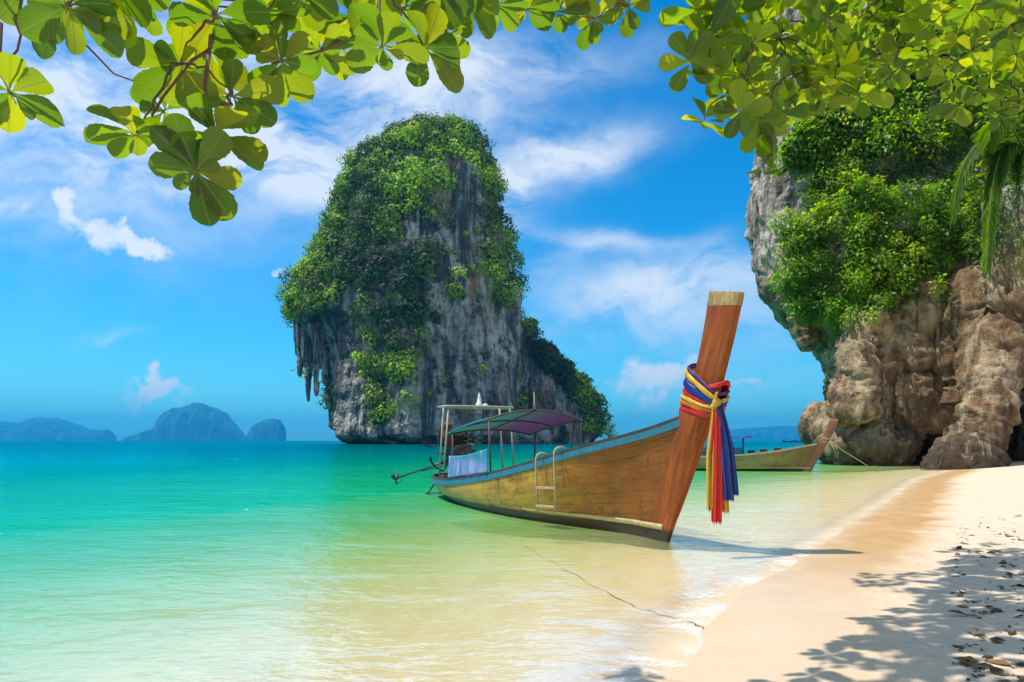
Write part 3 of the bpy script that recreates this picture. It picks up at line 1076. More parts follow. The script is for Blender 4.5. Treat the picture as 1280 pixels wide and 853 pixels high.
def creeper(name, poly, nclump, per, leaf, pal, label, hang=.5, out=.9, mat='leaf_small', rad=(.35, 1.0)):
    sel = np.where(in_poly(cpx, cpy, poly) & front)[0]
    if len(sel) == 0:
        return print('no surface for', name)
    idx = RNG.choice(sel, nclump)
    C, D, NN, L, T, DR = [], [], [], [], [], []
    for i in idx:
        n = N2[i]
        r_ = RNG.uniform(*rad)
        c = Vc[i] + n * RNG.uniform(.0, out)
        k = int(per * RNG.uniform(.6, 1.3))
        dv = unit(RNG.normal(size=(k, 3)) + n * .7 + np.array([0, 0, .25]))
        pos_ = c + dv * r_ * RNG.uniform(.3, 1, (k, 1)) ** .5 - np.array([0, 0, 1]) * hang * RNG.random((k, 1)) ** 2 * r_
        C.append(pos_)
        D.append(unit(dv * .6 + np.array([0, -.25, -.55]) + .5 * RNG.normal(size=(k, 3))))
        NN.append(unit(dv * .5 + np.array([-.25, -.1, .9]) + .35 * RNG.normal(size=(k, 3))))
        L.append(leaf * RNG.uniform(.6, 1.3, k))
        b = np.array(pal[RNG.integers(len(pal))]) * RNG.uniform(.75, 1.25)
        T.append(b[None] * RNG.uniform(.8, 1.25, (k, 1)))
        DR.append(RNG.uniform(.0, .25, k))
    C = np.concatenate(C)
    ctr = Vc[sel].mean(0)
    o = leaves_mesh(name, C - ctr, np.concatenate(D), np.concatenate(NN), np.concatenate(L), np.concatenate(T), M[mat], None, 2, .55, 'lance', np.concatenate(DR))
    o.location = ctr
    tag(o, label, 'creeper')
    return o


LIME = [(.15, .24, .010), (.11, .20, .010), (.20, .25, .012)]
MIDG = [(.055, .125, .012), (.075, .15, .014), (.10, .17, .014)]
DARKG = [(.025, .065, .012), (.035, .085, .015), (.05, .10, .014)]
creeper('creeper', [(992, 285), (1030, 255), (1090, 240), (1150, 250), (1200, 250), (1235, 270), (1190, 330), (1150, 365), (1110, 385), (1090, 420), (1070, 410), (1030, 385), (995, 375), (986, 330)], 400, 85, .30, MIDG + LIME + LIME, 'thick mid green creeper cushion bulging from the cliff face above the brown rock', .6, 2.2)
creeper('creeper', [(1015, 205), (1060, 190), (1075, 215), (1060, 250), (1025, 265), (1010, 240)], 60, 80, .26, MIDG + LIME, 'small tuft of creeper on the grey lip of the cliff, above the thick cushion', .6, .9)
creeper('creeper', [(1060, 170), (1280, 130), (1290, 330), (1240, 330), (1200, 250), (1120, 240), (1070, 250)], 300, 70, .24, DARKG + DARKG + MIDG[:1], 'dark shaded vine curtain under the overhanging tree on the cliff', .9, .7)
creeper('creeper', [(930, 60), (1030, 60), (1020, 190), (990, 205), (972, 235), (962, 290), (950, 310), (925, 260)], 230, 55, .40, MIDG + LIME, 'loose leafy vine hanging down the outermost edge of the cliff', 1.0, 1.5)
creeper('creeper', [(1000, 60), (1290, 0), (1290, 150), (1100, 200), (1000, 190), (960, 150), (945, 60)], 420, 60, .36, LIME + LIME + MIDG, 'bright lime green vines covering the top of the cliff behind the near leaves', .9, 1.8)
creeper('creeper', [(975, 30), (1060, 30), (1065, 150), (990, 175), (975, 120)], 150, 60, .36, MIDG + LIME, 'tangle of leafy vines on the upper outer corner of the cliff, behind almond leaves', .9, 1.5)
creeper('creeper', [(1085, 370), (1150, 360), (1225, 330), (1240, 350), (1180, 380), (1120, 395)], 26, 26, .22, MIDG, 'thin fringe of trailing creeper at the lower hem of the thick cushion', 2.2, .4, rad=(.3, .6))

for (px, py, ln, lb) in [(946, 262, 2.6, 'longest thin root hanging free from the outer lip of the cliff'), (984, 352, 1.8, 'short thin root hanging under the grey lip of the cliff, below the longest one')]:
    q0 = P(px, py, 47.5)
    rb = MB()
    for k in range(3):
        q = [Vector((0, 0, .6)), Vector((.05 * k, 0, 0))]
        for i in range(6):
            q.append(q[-1] + Vector((random.uniform(-.12, .10), random.uniform(-.1, .1), -ln / 6 * random.uniform(.7, 1.1))))
        rb.tube(q, [.035 - .004 * i for i in range(8)], 6)
    tag(rb.build('hanging_root', M['bark']), lb, 'root').location = q0

# ------------------------------------------------------------------ palm on the cliff
palm_c = P(1284, 196, 33)
palm = empty('palm_tree', palm_c)
tag(palm, 'palm with long drooping fronds hanging over the brown cliff at the right edge', 'palm tree')
tb = MB()
tb.tube([(0, 0, 0), (.9, .8, -.5), (2.6, 2.0, -1.3), (6.0, 4, -2.2)], [.16, .2, .22, .3], 10)
tb.build('trunk', M['bark'], palm)
FR = [(-2.3, -.5, -5.6, 2.0), (-1.2, -1.4, -6.4, 1.2), (-3.4, .3, -2.8, 2.1), (.5, -1.6, -6.2, 1.3), (-3.0, -1.6, .0, 2.4), (-1.0, 1.4, 1.4, 2.2), (2.4, -.4, -4.4, 1.8), (1.8, 1.2, .2, 2.0)]
for (ex, ey, ez, hgt) in FR:
    pts = []
    for i in range(15):
        u = i / 14
        pts.append(Vector((ex * (1 - (1 - u) ** 1.7), ey * (1 - (1 - u) ** 1.7), hgt * math.sin(math.pi * min(u * 1.05, 1)) * .6 + ez * u ** 2.1)))
    rb = MB()
    rb.tube(pts, [.05 * (1 - .8 * i / 14) + .006 for i in range(15)], 6)
    fr = rb.build('frond', simple_mat('frond_stem', (.12, .16, .03), .6), palm)
    O, D, NN, L = [], [], [], []
    PT = np.array([tuple(q) for q in pts])
    for q in np.linspace(.10, 1, 190):
        f_ = q * 14
        i = min(int(f_), 13)
        pt = PT[i] + (PT[i + 1] - PT[i]) * (f_ - i)
        tn = unit(PT[i + 1] - PT[i])
        sd_ = unit(np.cross(tn, [0, 0, 1]))
        for sgn in (-1, 1):
            O.append(pt)
            D.append(unit(sd_ * sgn * .7 + tn * .65 + np.array([0, 0, -.55]) + RNG.normal(size=3) * .06))
            NN.append(np.array([0, 0, 1]) + sd_ * sgn * .3)
            L.append((.5 + .95 * math.sin(math.pi * min(1, q * .85 + .12))) * RNG.uniform(.85, 1.1))
    leaves_mesh('leaflets', O, D, NN, L, np.tile(np.array([.075, .135, .012]), (len(O), 1)) * RNG.uniform(.75, 1.3, (len(O), 1)), M['leaf_small'], fr, 3, .085, 'lance', RNG.uniform(.1, .35, len(O)))

# ------------------------------------------------------------------ boat materials


def wood_hull(name, base, warm, gold, dark, foot_z, len_uv=10.0, strakes=10.0, gold_a=2.0):
    m, t = new_mat(name)
    uv = t.uv()
    s = t.n('ShaderNodeSeparateXYZ', {0: uv})
    o = t.obj()
    so = t.n('ShaderNodeSeparateXYZ', {0: o})
    gr = t.noise(t.mapping(uv, scale=(1.2, 30, 1)), 3.0, 6, .65, .5)
    pat = t.noise(t.mapping(o, scale=(.8, .8, 1.8)), 1.5, 6, .62, .5)
    pat2 = t.noise(t.mapping(o, scale=(.5, .5, 1.4), loc=(4, 1, 2)), 2.4, 7, .7, .3)
    row = t.m('MULTIPLY', s.outputs[1], strakes)
    fr_ = t.m('FRACT', row)
    seam = t.m('SUBTRACT', 1.0, t.smooth(t.m('ABSOLUTE', t.m('SUBTRACT', fr_, .5)), .47, .492))
    seam = t.m('SUBTRACT', 1.0, seam)
    cellv = t.n('ShaderNodeCombineXYZ', {0: t.m('FLOOR', row), 1: t.m('FLOOR', t.m('ADD', t.m('MULTIPLY', s.outputs[0], 2.2), t.m('MULTIPLY', t.m('FLOOR', row), .37)))}).outputs[0]
    wn = t.n('ShaderNodeTexWhiteNoise', {'Vector': cellv}, noise_dimensions='3D').outputs['Value']
    col = t.mix(t.smooth(pat, .3, .7), base, warm)
    col = t.mix(t.m('MULTIPLY', t.smooth(gr, .45, .8), .4), col, dark)
    col = t.mix(t.m('MULTIPLY', wn, .22), col, t.mix(1.0, col, (.55, .5, .4), 'MULTIPLY'))
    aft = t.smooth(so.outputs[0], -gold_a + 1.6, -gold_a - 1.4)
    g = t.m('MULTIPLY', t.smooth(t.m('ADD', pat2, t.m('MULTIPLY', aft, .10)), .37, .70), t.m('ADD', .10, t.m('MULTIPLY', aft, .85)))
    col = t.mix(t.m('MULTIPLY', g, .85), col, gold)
    scuff = t.noise(t.mapping(o, scale=(1.5, 1.5, 4)), 6, 6, .7)
    col = t.mix(t.m('MULTIPLY', t.smooth(scuff, .58, .72), .5), col, dark)
    drip = t.noise(t.mapping(o, scale=(5, 5, .35)), 1.6, 6, .7, .3)
    col = t.mix(t.m('MULTIPLY', t.smooth(drip, .54, .70), .55), col, dark)
    worn = t.noise(t.mapping(o, scale=(2.2, 2.2, 9)), 2.5, 6, .75, .4)
    col = t.mix(t.m('MULTIPLY', t.smooth(worn, .60, .70), .5), col, gold)
    foot = t.smooth(t.m('ADD', so.outputs[2], t.m('MULTIPLY', t.m('SUBTRACT', pat2, .5), .10)), foot_z + .03, foot_z - .03)
    col = t.mix(foot, col, (.035, .022, .012))
    col = t.mix(t.m('MULTIPLY', seam, .7), col, (.04, .018, .006))
    rough = t.m('ADD', .30, t.m('MULTIPLY', pat2, .25))
    h = t.m('ADD', t.m('MULTIPLY', seam, -1.0), t.m('ADD', t.m('MULTIPLY', gr, .4), t.m('MULTIPLY', wn, .5)))
    t.out(t.principled(col, t.m('ADD', rough, .08), t.bump(h, .7, .008), 0, .32, .0))
    return m


M['hull'] = wood_hull('varnished_planks', (.165, .052, .005), (.31, .080, .005), (.62, .35, .04), (.035, .012, .003), .19)  # gold towards the stern: worn varnish plus water-reflected light put into the colour
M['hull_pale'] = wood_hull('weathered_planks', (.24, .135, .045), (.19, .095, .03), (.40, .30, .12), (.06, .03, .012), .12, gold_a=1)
M['inner'] = simple_mat('bare_inner_wood', (.16, .085, .04), .75, var=.4, scale=8, bump=.4)
m, t = new_mat('oiled_prow_wood')
o = t.obj(); so = t.n('ShaderNodeSeparateXYZ', {0: o})
q = t.mapping(o, scale=(1, 1, 1), rot=(0, R(-24), 0))
g1 = t.noise(t.mapping(q, scale=(9, 9, .55)), 1.6, 7, .65, .8)
g2 = t.noise(t.mapping(q, scale=(34, 34, .8)), 1.5, 5, .6, .3)
b1 = t.noise(o, 2.6, 5, .6)
col = t.mix(t.smooth(g1, .32, .68), (.42, .090, .004), (.20, .038, .002))
col = t.mix(t.m('MULTIPLY', t.smooth(b1, .5, .72), .55), col, (.40, .13, .012))
crack = t.m('SUBTRACT', 1.0, t.smooth(t.m('ABSOLUTE', t.m('SUBTRACT', g1, .5)), .004, .016))
crack = t.m('MULTIPLY', crack, t.smooth(b1, .44, .60))
col = t.mix(t.m('MULTIPLY', g2, .35), col, (.07, .018, .003))
col = t.mix(t.m('MULTIPLY', crack, .8), col, (.025, .010, .004))
scf = t.noise(o, 11, 6, .7)
col = t.mix(t.m('MULTIPLY', t.smooth(scf, .62, .72), .4), col, (.42, .22, .09))
col = t.mix(t.smooth(t.m('ADD', so.outputs[2], t.m('MULTIPLY', b1, .12)), .30, .20), col, (.035, .022, .012))
t.out(t.principled(col, t.m('ADD', .36, t.m('MULTIPLY', b1, .2)), t.bump(t.m('SUBTRACT', t.m('MULTIPLY', g2, .5), crack), .5, .006), 0, .3))
M['prow'] = m
M['prow_pale'] = simple_mat('old_prow_wood', (.33, .12, .06), .6, var=.35, scale=3.5, bump=.25)
M['cap'] = simple_mat('raw_end_wood', (.46, .30, .11), .6, var=.5, scale=14, bump=.4, stretch=(1, 1, .4))
M['blue'] = simple_mat('chipped_blue_paint', (.022, .14, .27), .5, var=.5, scale=7, bump=.4, color2=(.03, .20, .28))
M['navy'] = simple_mat('navy_paint', (.015, .045, .14), .5)
M['darkwood'] = simple_mat('dark_cap_wood', (.075, .036, .024), .6, var=.4, scale=9, bump=.4)
M['redwood'] = simple_mat('worn_red_brown_rail', (.20, .085, .06), .6, var=.4, scale=9, bump=.4)
M['cream'] = simple_mat('cream_stripe_paint', (.62, .50, .22), .55, var=.3, scale=9, bump=.25)
M['pole'] = simple_mat('brown_pole', (.10, .05, .04), .6)
M['tube'] = simple_mat('weathered_grey_tube', (.42, .38, .33), .5, var=.3, scale=20)
M['ladder'] = simple_mat('pale_pink_brown_ladder', (.55, .36, .25), .5, var=.3, scale=12)
M['white'] = simple_mat('white_paint', (.75, .75, .75), .5)
M['engine'] = simple_mat('oily_iron', (.028, .024, .022), .5, .5, .5, 18, .5)
M['rust'] = simple_mat('rusty_iron', (.16, .065, .035), .8, .1, .5, 18, .6)
M['steel'] = simple_mat('dull_steel', (.12, .12, .115), .45, .6, .4, 18, .3)
M['rope'] = simple_mat('pale_rope', (.50, .38, .20), .85, var=.4, scale=60, bump=.6)
M['darkrope'] = simple_mat('wet_rope', (.20, .15, .08), .8, var=.5, scale=60, bump=.6)


def cloth_mat(name, c, tr=.35, c2=None, wave=9.0):
    m, t = new_mat(name)
    o = t.obj()
    n = t.noise(t.mapping(o, scale=(1, 1, .25)), wave, 4, .6)
    col = t.mix(t.smooth(n, .35, .7), c, c2 or tuple(x * .72 for x in c))
    we = t.noise(o, 220, 2)
    nr = t.bump(we, .2, .003)
    d = t.n('ShaderNodeBsdfDiffuse', {'Color': col, 'Normal': nr})
    tl = t.n('ShaderNodeBsdfTranslucent', {'Color': col, 'Normal': nr})
    g = t.n('ShaderNodeBsdfGlossy', {'Color': (1, 1, 1), 'Roughness': .45})
    a = t.n('ShaderNodeMixShader', {0: tr, 1: d.outputs[0], 2: tl.outputs[0]})
    b = t.n('ShaderNodeMixShader', {0: .035, 1: a.outputs[0], 2: g.outputs[0]})
    t.out(b.outputs[0])
    return m


# ------------------------------------------------------------------ longtail boat


class Hull:
    """hull surface in the boat's own space: x to the bow, -y the side towards the beach viewer, z up"""

    def __init__(s, L=10.5, k=1.0, stern_rake=.9):
        s.L, s.k, s.rake = L, k, stern_rake
        q = L / 10.5
        s.ga = np.array([-1.06, 0, 1.4, 2.75, 4.3, 6, 7.4, 9, 9.9, 10.5]) * q
        s.gz = np.array([2.06, 1.76, 1.45, 1.17, .90, .70, .60, .56, .57, .60]) * k
        s.gb = np.array([.085, .30, .70, .93, 1.10, 1.18, 1.15, .98, .80, .42]) * k
        s.ka = np.array([0, .15, .4, 1.0, 1.0 + .01])
        s.q = q

    def stem(s, z):
        return -hermite(np.asarray(z) / s.k, [-.3, 0, 1.0, 2.08, 2.9, 3.7, 4.5], [.12, 0, -.53, -1.07, -1.39, -1.62, -1.8]) * s.k * -1

    def pt(s, t_, v, out=0.0):
        """t 0..1 bow to stern, v 0..1 keel to sheer, returns a, p, z"""
        a_g = -1.06 * s.k + t_ * (s.L + 1.06 * s.k)
        zg = float(hermite(np.array([a_g]), s.ga, s.gz)[0])
        bg = float(hermite(np.array([a_g]), s.ga, s.gb)[0])
        zk = -.22 * s.k + .08 * s.k * max(0, t_ - .55) / .45
        z = zk + (zg - zk) * v
        a0 = float(s.stem(z))
        a1 = s.L - s.rake * (1 - v) ** 1.2
        a = a0 + t_ * (a1 - a0)
        bow = min(1, t_ / .42)
        bow = bow * bow * (3 - 2 * bow)
        st = max(0, (t_ - .6) / .4)
        n = 1.0 + 2.0 * bow - .9 * st
        e = 1.0 - .60 * bow + .25 * st
        f = (1 - (1 - min(v, 1)) ** n) ** e
        b = max(bg * f, .035 * s.k if v > .02 else .02)
        return a, b + out, z


def make_hull(root, hl, mat, inner_mat, name='hull', nt=64, nv=16, deck=.32):
    mb = MB()
    rows_out = {}
    for sgn in (1, -1):
        rows, uv = [], []
        for i in range(nt + 1):
            t_ = i / nt
            r_ = []
            for j in range(nv + 1):
                v = (j / nv)
                a, b, z = hl.pt(t_, v)
                r_.append((-a, -sgn * b, z))
                uv.append((a, v))
            rows.append(r_)
        mb.grid(rows, uv=uv)
        rows_out[sgn] = rows
    # transom
    mb.grid([rows_out[1][-1], rows_out[-1][-1]], uv=[(10, j / nv) for j in range(nv + 1)] * 2)
    o = mb.build(name, mat, root, weld=True)
    o.data.set_sharp_from_angle(angle=R(50))
    # inner skin and deck boards
    ib = MB()
    rin = {}
    for sgn in (1, -1):
        rows = []
        for i in range(2, nt + 1):
            t_ = i / nt
            if i == nt: t_ = 1 - .6 / nt
            r_ = []
            for v in (1.0, .85, .7, .55, .42):
                a, b, z = hl.pt(t_, v)
                r_.append((-a, -sgn * max(b - .055, .01), z - .002))
            rows.append(r_)
        ib.grid(rows)
        rin[sgn] = rows
    ib.grid([rin[1][-1], rin[-1][-1]])
    ib.build('inner_planking', inner_mat, o)
    db = MB()
    rows = []
    for i in range(6, nt - 1):
        t_ = i / nt
        a, b, z = hl.pt(t_, .5)
        rows.append([(-a, -(b - .10), z + .0), (-a, (b - .10), z + .0)])
    db.grid(rows)
    db.build('deck_boards', inner_mat, o)
    return o


def rail(root, hl, name, mat, zo, h, outw, inw, t0=0.0, t1=1.0, sides=(1, -1), nt=70, wrap=True):
    """a moulding that runs along the sheer; section outw beyond the plank, inw inside it"""
    mb = MB()
    for sgn in sides:
        rows = []
        for i in range(nt + 1):
            t_ = t0 + (t1 - t0) * i / nt
            a, b, z = hl.pt(t_, 1.0)
            a2, b2, z2 = hl.pt(t_, .93)
            ob = b + outw
            ib = max(b - inw, 0.004)
            rows.append([(-a, -sgn * ob, z + zo), (-a, -sgn * ib, z + zo), (-a, -sgn * ib, z + zo - h), (-a, -sgn * (ob - (b - b2) * (h / max(.01, z - z2)) * .9), z + zo - h)])
        mb.grid(rows, closed=True)
        n0 = len(mb.v)
        mb.f.append(tuple(range(n0 - 4, n0)))
    if wrap:  # across the stern
        a, b, z = hl.pt(1.0, 1.0)
        mb.box((-a - outw / 2 + inw / 2, 0, z + zo - h / 2), (outw + inw, 2 * b + 2 * outw - .004, h - .004))
    return mb.build(name, mat, root, smooth='auto')


def make_prow(root, hl, mat, top_z, wid0, wid1, thick=.085, chamfer=.12, cap=None, cap_h=.15, name='prow'):
    k = hl.k
    rows, uv = [], []
    zs = np.linspace(-.2 * k, top_z, 40)
    for z in zs:
        a0 = float(hl.stem(z))
        w_ = wid0 + (wid1 - wid0) * (z / top_z)
        # plank width behind the stem line
        t_ = None
        zsheer = 1.98 * k
        if z < zsheer:
            t1 = w_ / (hl.L + 1.06 * k)
            a_g = -1.06 * k + t1 * (hl.L + 1.06 * k)
            zg = float(hermite(np.array([a_g]), hl.ga, hl.gz)[0])
            zk = -.22 * k
            v = np.clip((z - zk) / (zg - zk), 0, 1)
            b = hl.pt(t1, float(v))[1] + .016
            bm_ = hl.pt(t1 * .6, float(v))[1] + .022
            blend = 0.0
            hb = b * (1 - blend) + thick * blend
            hm = max(bm_ * (1 - blend) + thick * blend, hb * .62)
            last = (b, hm)
        else:
            fd = math.exp(-(z - zsheer) / (.22 * k))
            hb = thick + (last[0] - thick) * fd
            hm = thick + (last[1] - thick) * fd
        hf = min(.05 * k, hm * .7)
        x0, x1, x2 = -a0 + .035, -a0 - chamfer, -a0 - w_
        lean = 0.0
        if z > top_z - 1e-6: lean = 0
        rows.append([(x0, -hf, z), (x1, -hm, z), ((x1 + x2) / 2, -(hm + hb) / 2 - .002, z), (x2, -hb, z), (x2, hb, z), ((x1 + x2) / 2, (hm + hb) / 2 + .002, z), (x1, hm, z), (x0, hf, z)])
    # slanted top: square to the post
    sl = .20
    nr = len(rows)
    for i, r_ in enumerate(rows):
        u = max(0, (i / (nr - 1) - .75) / .25)
        xm = r_[3][0]
        rows[i] = [(x, y, z - u * sl * (x - xm)) for (x, y, z) in r_]
    ncap = 2
    mb = MB()
    mb.grid(rows[:nr - ncap], closed=True)
    mb.f.append(tuple(range(8)))
    if cap is None:
        mb.f.append(tuple(range(len(mb.v) - 8, len(mb.v)))[::-1])
    o = mb.build(name, mat, root, smooth='auto', weld=True, bevel=.014)
    if cap is not None:
        cb_ = MB()
        top = rows[nr - ncap - 1]
        end = rows[-1]
        cx = sum(q[0] for q in top) / 8
        grow = lambda r_, g: [((x - cx) * g + cx, y * g, z) for x, y, z in r_]
        t2 = [(a[0] * .9 + b[0] * .1, a[1], a[2] * .9 + b[2] * .1) for a, b in zip(end, top)]
        cx2 = sum(q[0] for q in end) / 8
        ins = [((x - cx2) * .93 + cx2, y * .88, z) for x, y, z in end]
        cb_.grid([grow(top, 1.012), t2, ins], closed=True)
        cb_.f.append(tuple(range(len(cb_.v) - 8, len(cb_.v)))[::-1])
        cb_.f.append(tuple(range(8)))
        cb_.build('prow_cap', cap, o, smooth='auto', weld=True)
    return o


def stripe(root, hl, mat, z0, z1, a0, a1, out=.007, name='waterline_stripe'):
    mb = MB()
    for sgn in (1, -1):
        rows = []
        n = 40
        for i in range(n + 1):
            at = a0 + (a1 - a0) * i / n
            fade = 1.0
            row = []
            for zz in (z0, (z0 + z1) / 2, z1):
                zc = (z0 + z1) / 2 + (zz - (z0 + z1) / 2) * max(.25, 1 - .75 * (i / n) ** 2)
                lo, hi = 0.0, 1.0
                for _ in range(24):   # t whose a at this height is at
                    tm = (lo + hi) / 2
                    zg = hl.pt(tm, 1)[2]; zk = hl.pt(tm, 0)[2]
                    v = min(1, max(0, (zc - zk) / (zg - zk)))
                    if hl.pt(tm, v)[0] < at: lo = tm
                    else: hi = tm
                a, b, z = hl.pt(tm, v, out + (.030 if at < a0 + .55 else 0))
                row.append((-a, -sgn * b, z))
            rows.append(row)
        mb.grid(rows)
    return mb.build(name, mat, root, solid=.004)


def boat_point(root, p):
    return root.matrix_basis @ Vector(p)


# main boat
BOW = Vector((2.45, 10.8, 0))
BRZ = math.atan2(-.914, .406)
boat = empty('longtail_boat', BOW, BRZ)
tag(boat, 'big brown wooden longtail boat with tall ribboned prow beached in the shallows', 'boat')
H1 = Hull()
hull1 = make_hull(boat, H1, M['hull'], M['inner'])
rail(boat, H1, 'gunwale_strake', M['blue'], -.012, .105, .022, .012, t0=.038)
rail(boat, H1, 'gunwale_cap', M['darkwood'], .045, .055, .012, .075, t0=.035)
make_prow(boat, H1, M['prow'], 3.74, .46, .53, cap=M['cap'])
stripe(boat, H1, M['cream'], .185, .275, .02, 3.6)


def B(a, p, z): return Vector((-a, -p, z))


# thwarts
for a_ in (2.4, 3.6, 5.2, 6.6):
    tb = MB()
    zt = float(hermite(np.array([a_]), H1.ga, H1.gz)[0]) - .16
    bt = float(hermite(np.array([a_]), H1.ga, H1.gb)[0]) - .09
    tb.box((-a_, 0, zt), (.24, 2 * bt, .035))
    tb.build('thwart', M['inner'], boat, smooth=False, bevel=.006)
# canopy: arched tarpaulin on poles
mcan, t = new_mat('canopy_tarpaulin')
o_ = t.obj()
so = t.n('ShaderNodeSeparateXYZ', {0: o_})
nn_ = t.noise(t.mapping(o_, scale=(.6, .6, .6)), 1.2, 4)
cc = t.mix(t.smooth(t.m('ADD', so.outputs[1], t.m('MULTIPLY', nn_, .8)), -.3, 1.3), (.12, .29, .25), (.19, .10, .22))
cc = t.mix(t.m('MULTIPLY', t.noise(o_, 9, 5), .4), cc, (.12, .14, .15))
d_ = t.n('ShaderNodeBsdfDiffuse', {'Color': cc})
tl_ = t.n('ShaderNodeBsdfTranslucent', {'Color': t.mix(1.0, cc, (2.2, 2.2, 2.2), 'MULTIPLY')})
mx_ = t.n('ShaderNodeMixShader', {0: .45, 1: d_.outputs[0], 2: tl_.outputs[0]})
t.out(mx_.outputs[0])
A0, A1 = 4.7, 7.4


def roof_z(a, p):
    u = (a - A0) / (A1 - A0)
    return 2.07 - .30 * u + (.22 - .09 * u) * (1 - (p / 1.15) ** 2) + .03 * math.sin(u * 3.1) - .03 * math.sin(math.pi * u) * (1 - abs(p))


canopy_rows = [[B(A0 + (A1 - A0) * i / 14, 1.15 * (k / 8 - 1) if False else -1.15 + 2.3 * k / 16, roof_z(A0 + (A1 - A0) * i / 14, -1.15 + 2.3 * k / 16)) for k in range(17)] for i in range(15)]
can = MB().grid(canopy_rows).build('canopy', mcan, boat, solid=.012)
eb = MB()
for p_ in (1.15, -1.15):
    eb.tube([B(A0 + (A1 - A0) * i / 10, p_, roof_z(A0 + (A1 - A0) * i / 10, p_)) for i in range(11)], .026, 8)
eb.build('canopy_edge', M['blue'], can)
ab = MB()
for a_ in (A0, (A0 + A1) / 2, A1):
    ab.tube([B(a_, -1.15 + 2.3 * k / 14, roof_z(a_, -1.15 + 2.3 * k / 14) - .022) for k in range(15)], .018, 6)
ab.tube([B(A0 + (A1 - A0) * i / 10, .0, roof_z(A0 + (A1 - A0) * i / 10, 0) - .022) for i in range(11)], .014, 6)
ab.build('canopy_hoops', M['pole'], can)


def gun(a):
    return float(hermite(np.array([a]), H1.ga, H1.gz)[0]), float(hermite(np.array([a]), H1.ga, H1.gb)[0])


for a_ in (A0 + .02, A1 - .3):
    for sg in (1, -1):
        zg, bg_ = gun(a_)
        MB().tube([B(a_, sg * (bg_ - .05), zg - .12), B(a_, sg * 1.13, roof_z(a_, sg * 1.13) - .01)], .024, 8).build('canopy_pole', M['pole'], boat)
for sg in (-1,):
    zg, bg_ = gun(5.6)
    MB().tube([B(5.3, sg * (bg_ - .05), zg - .05), B(4.95, sg * 1.1, roof_z(4.95, 1.1) - .02)], .02, 8).build('canopy_brace', M['pole'], boat)
MB().tube([B(A0, .05, roof_z(A0, 0)), B(A0, .05, roof_z(A0, 0) + .12), B(A0, .06, roof_z(A0, 0) + .38)], [.05, .02, .012], 8).build('canopy_finial', M['rope'], can)
# stern roof rack (white tube loop on posts) with a white lamp
RA, RZ = 8.45, 2.50
loop = []
for k in range(33):
    an = 2 * math.pi * k / 32
    c_, s_ = math.cos(an), math.sin(an)
    q_ = (abs(c_) ** 5 + abs(s_) ** 5) ** (-1 / 5)
    loop.append(B(RA + .42 * q_ * s_, 1.0 * q_ * c_, RZ + .0 * s_))
rack = MB().tube(loop, .03, 8, cap=False).build('roof_rack', M['tube'], boat)
for a_, p_ in ((RA - .3, .88), (RA + .3, .82), (RA - .3, -.88), (RA + .3, -.82)):
    zg, bg_ = gun(a_)
    MB().tube([B(a_, (bg_ - .06) * (1 if p_ > 0 else -1), zg - .1), B(a_, p_, RZ)], .026, 8).build('rack_post', M['tube'], rack)
lb = MB()
lb.tube([B(RA, -.1, RZ - .02), B(RA, -.1, RZ + .10), B(RA, -.1, RZ + .13), B(RA, -.1, RZ + .26), B(RA, -.1, RZ + .40)], [.10, .10, .06, .05, .008], 12)
lb.tube([B(RA - .42, -.1, RZ), B(RA + .42, -.1, RZ)], .02, 6)
lb.ellipsoid(B(RA - .05, -.25, RZ + .04), (.07, .1, .07), 10, 8)
lb.build('rack_lamp', M['white'], rack)
# seat box and cushions
MB().box(B(3.6, -.72, 1.02), (.75, .10, .34)).build('seat_back', M['navy'], boat, smooth=False, bevel=.02)
MB().box(B(5.9, 0, .62), (.5, 1.7, .09)).build('seat_cushion', M['navy'], boat, smooth=False, bevel=.03)
# lamp bracket on the far gunwale near the bow
zg, bg_ = gun(.9)
br = MB()
for dx in (0, .12):
    br.tube([B(.9 + dx, -bg_ + .02, zg - .05), B(.9 + dx, -bg_ + .02, zg + .30)], .016, 6)
br.tube([B(1.05, -bg_ + .02, zg + .30), B(.5, -bg_ + .0, zg + .32), B(.15, -bg_ - .06, zg + .31)], [.018, .018, .014], 6)
br.box(B(.15, -bg_ - .06, zg + .30), (.16, .07, .05))
br.build('lamp_bracket', M['steel'], boat, smooth=False)

# engine
EA = 9.35
ez = 1.0
eng = MB()
eng.box(B(EA, .05, ez), (.55, .42, .46))
eng.box(B(EA + .02, .05, ez + .33), (.46, .34, .20))
eng.box(B(EA, .05, ez - .36), (.30, .26, .30))
eng.box(B(EA, .05, ez - .60), (.9, .5, .10))
engine = eng.build('engine', M['engine'], boat, smooth=False, bevel=.02)
eb = MB()
for i in range(9):
    eb.box(B(EA - .2 + .05 * i, .05, ez + .30), (.016, .46, .26))
eb.build('cooling_fins', M['rust'], engine, smooth=False)
eb = MB(); eb.tube([B(EA - .30, .05, ez), B(EA - .38, .05, ez)], .24, 24); eb.tube([B(EA - .38, .05, ez), B(EA - .42, .05, ez)], .10, 16)
eb.build('flywheel', M['steel'], engine, smooth='auto')
eb = MB()
eb.tube([B(EA + .1, .26, ez + .2), B(EA + .1, .40, ez + .25), B(EA + .05, .44, ez + .42), B(EA - .1, .42, ez + .62)], [.045, .05, .05, .05], 10)
eb.tube([B(EA + .22, .20, ez + .40), B(EA + .22, .20, ez + .66)], .10, 14)
eb.tube([B(EA + .22, .20, ez + .66), B(EA + .22, .20, ez + .70)], [.12, .06], 14)
eb.build('exhaust', M['rust'], engine, smooth='auto')
eb = MB()
random.seed(5)
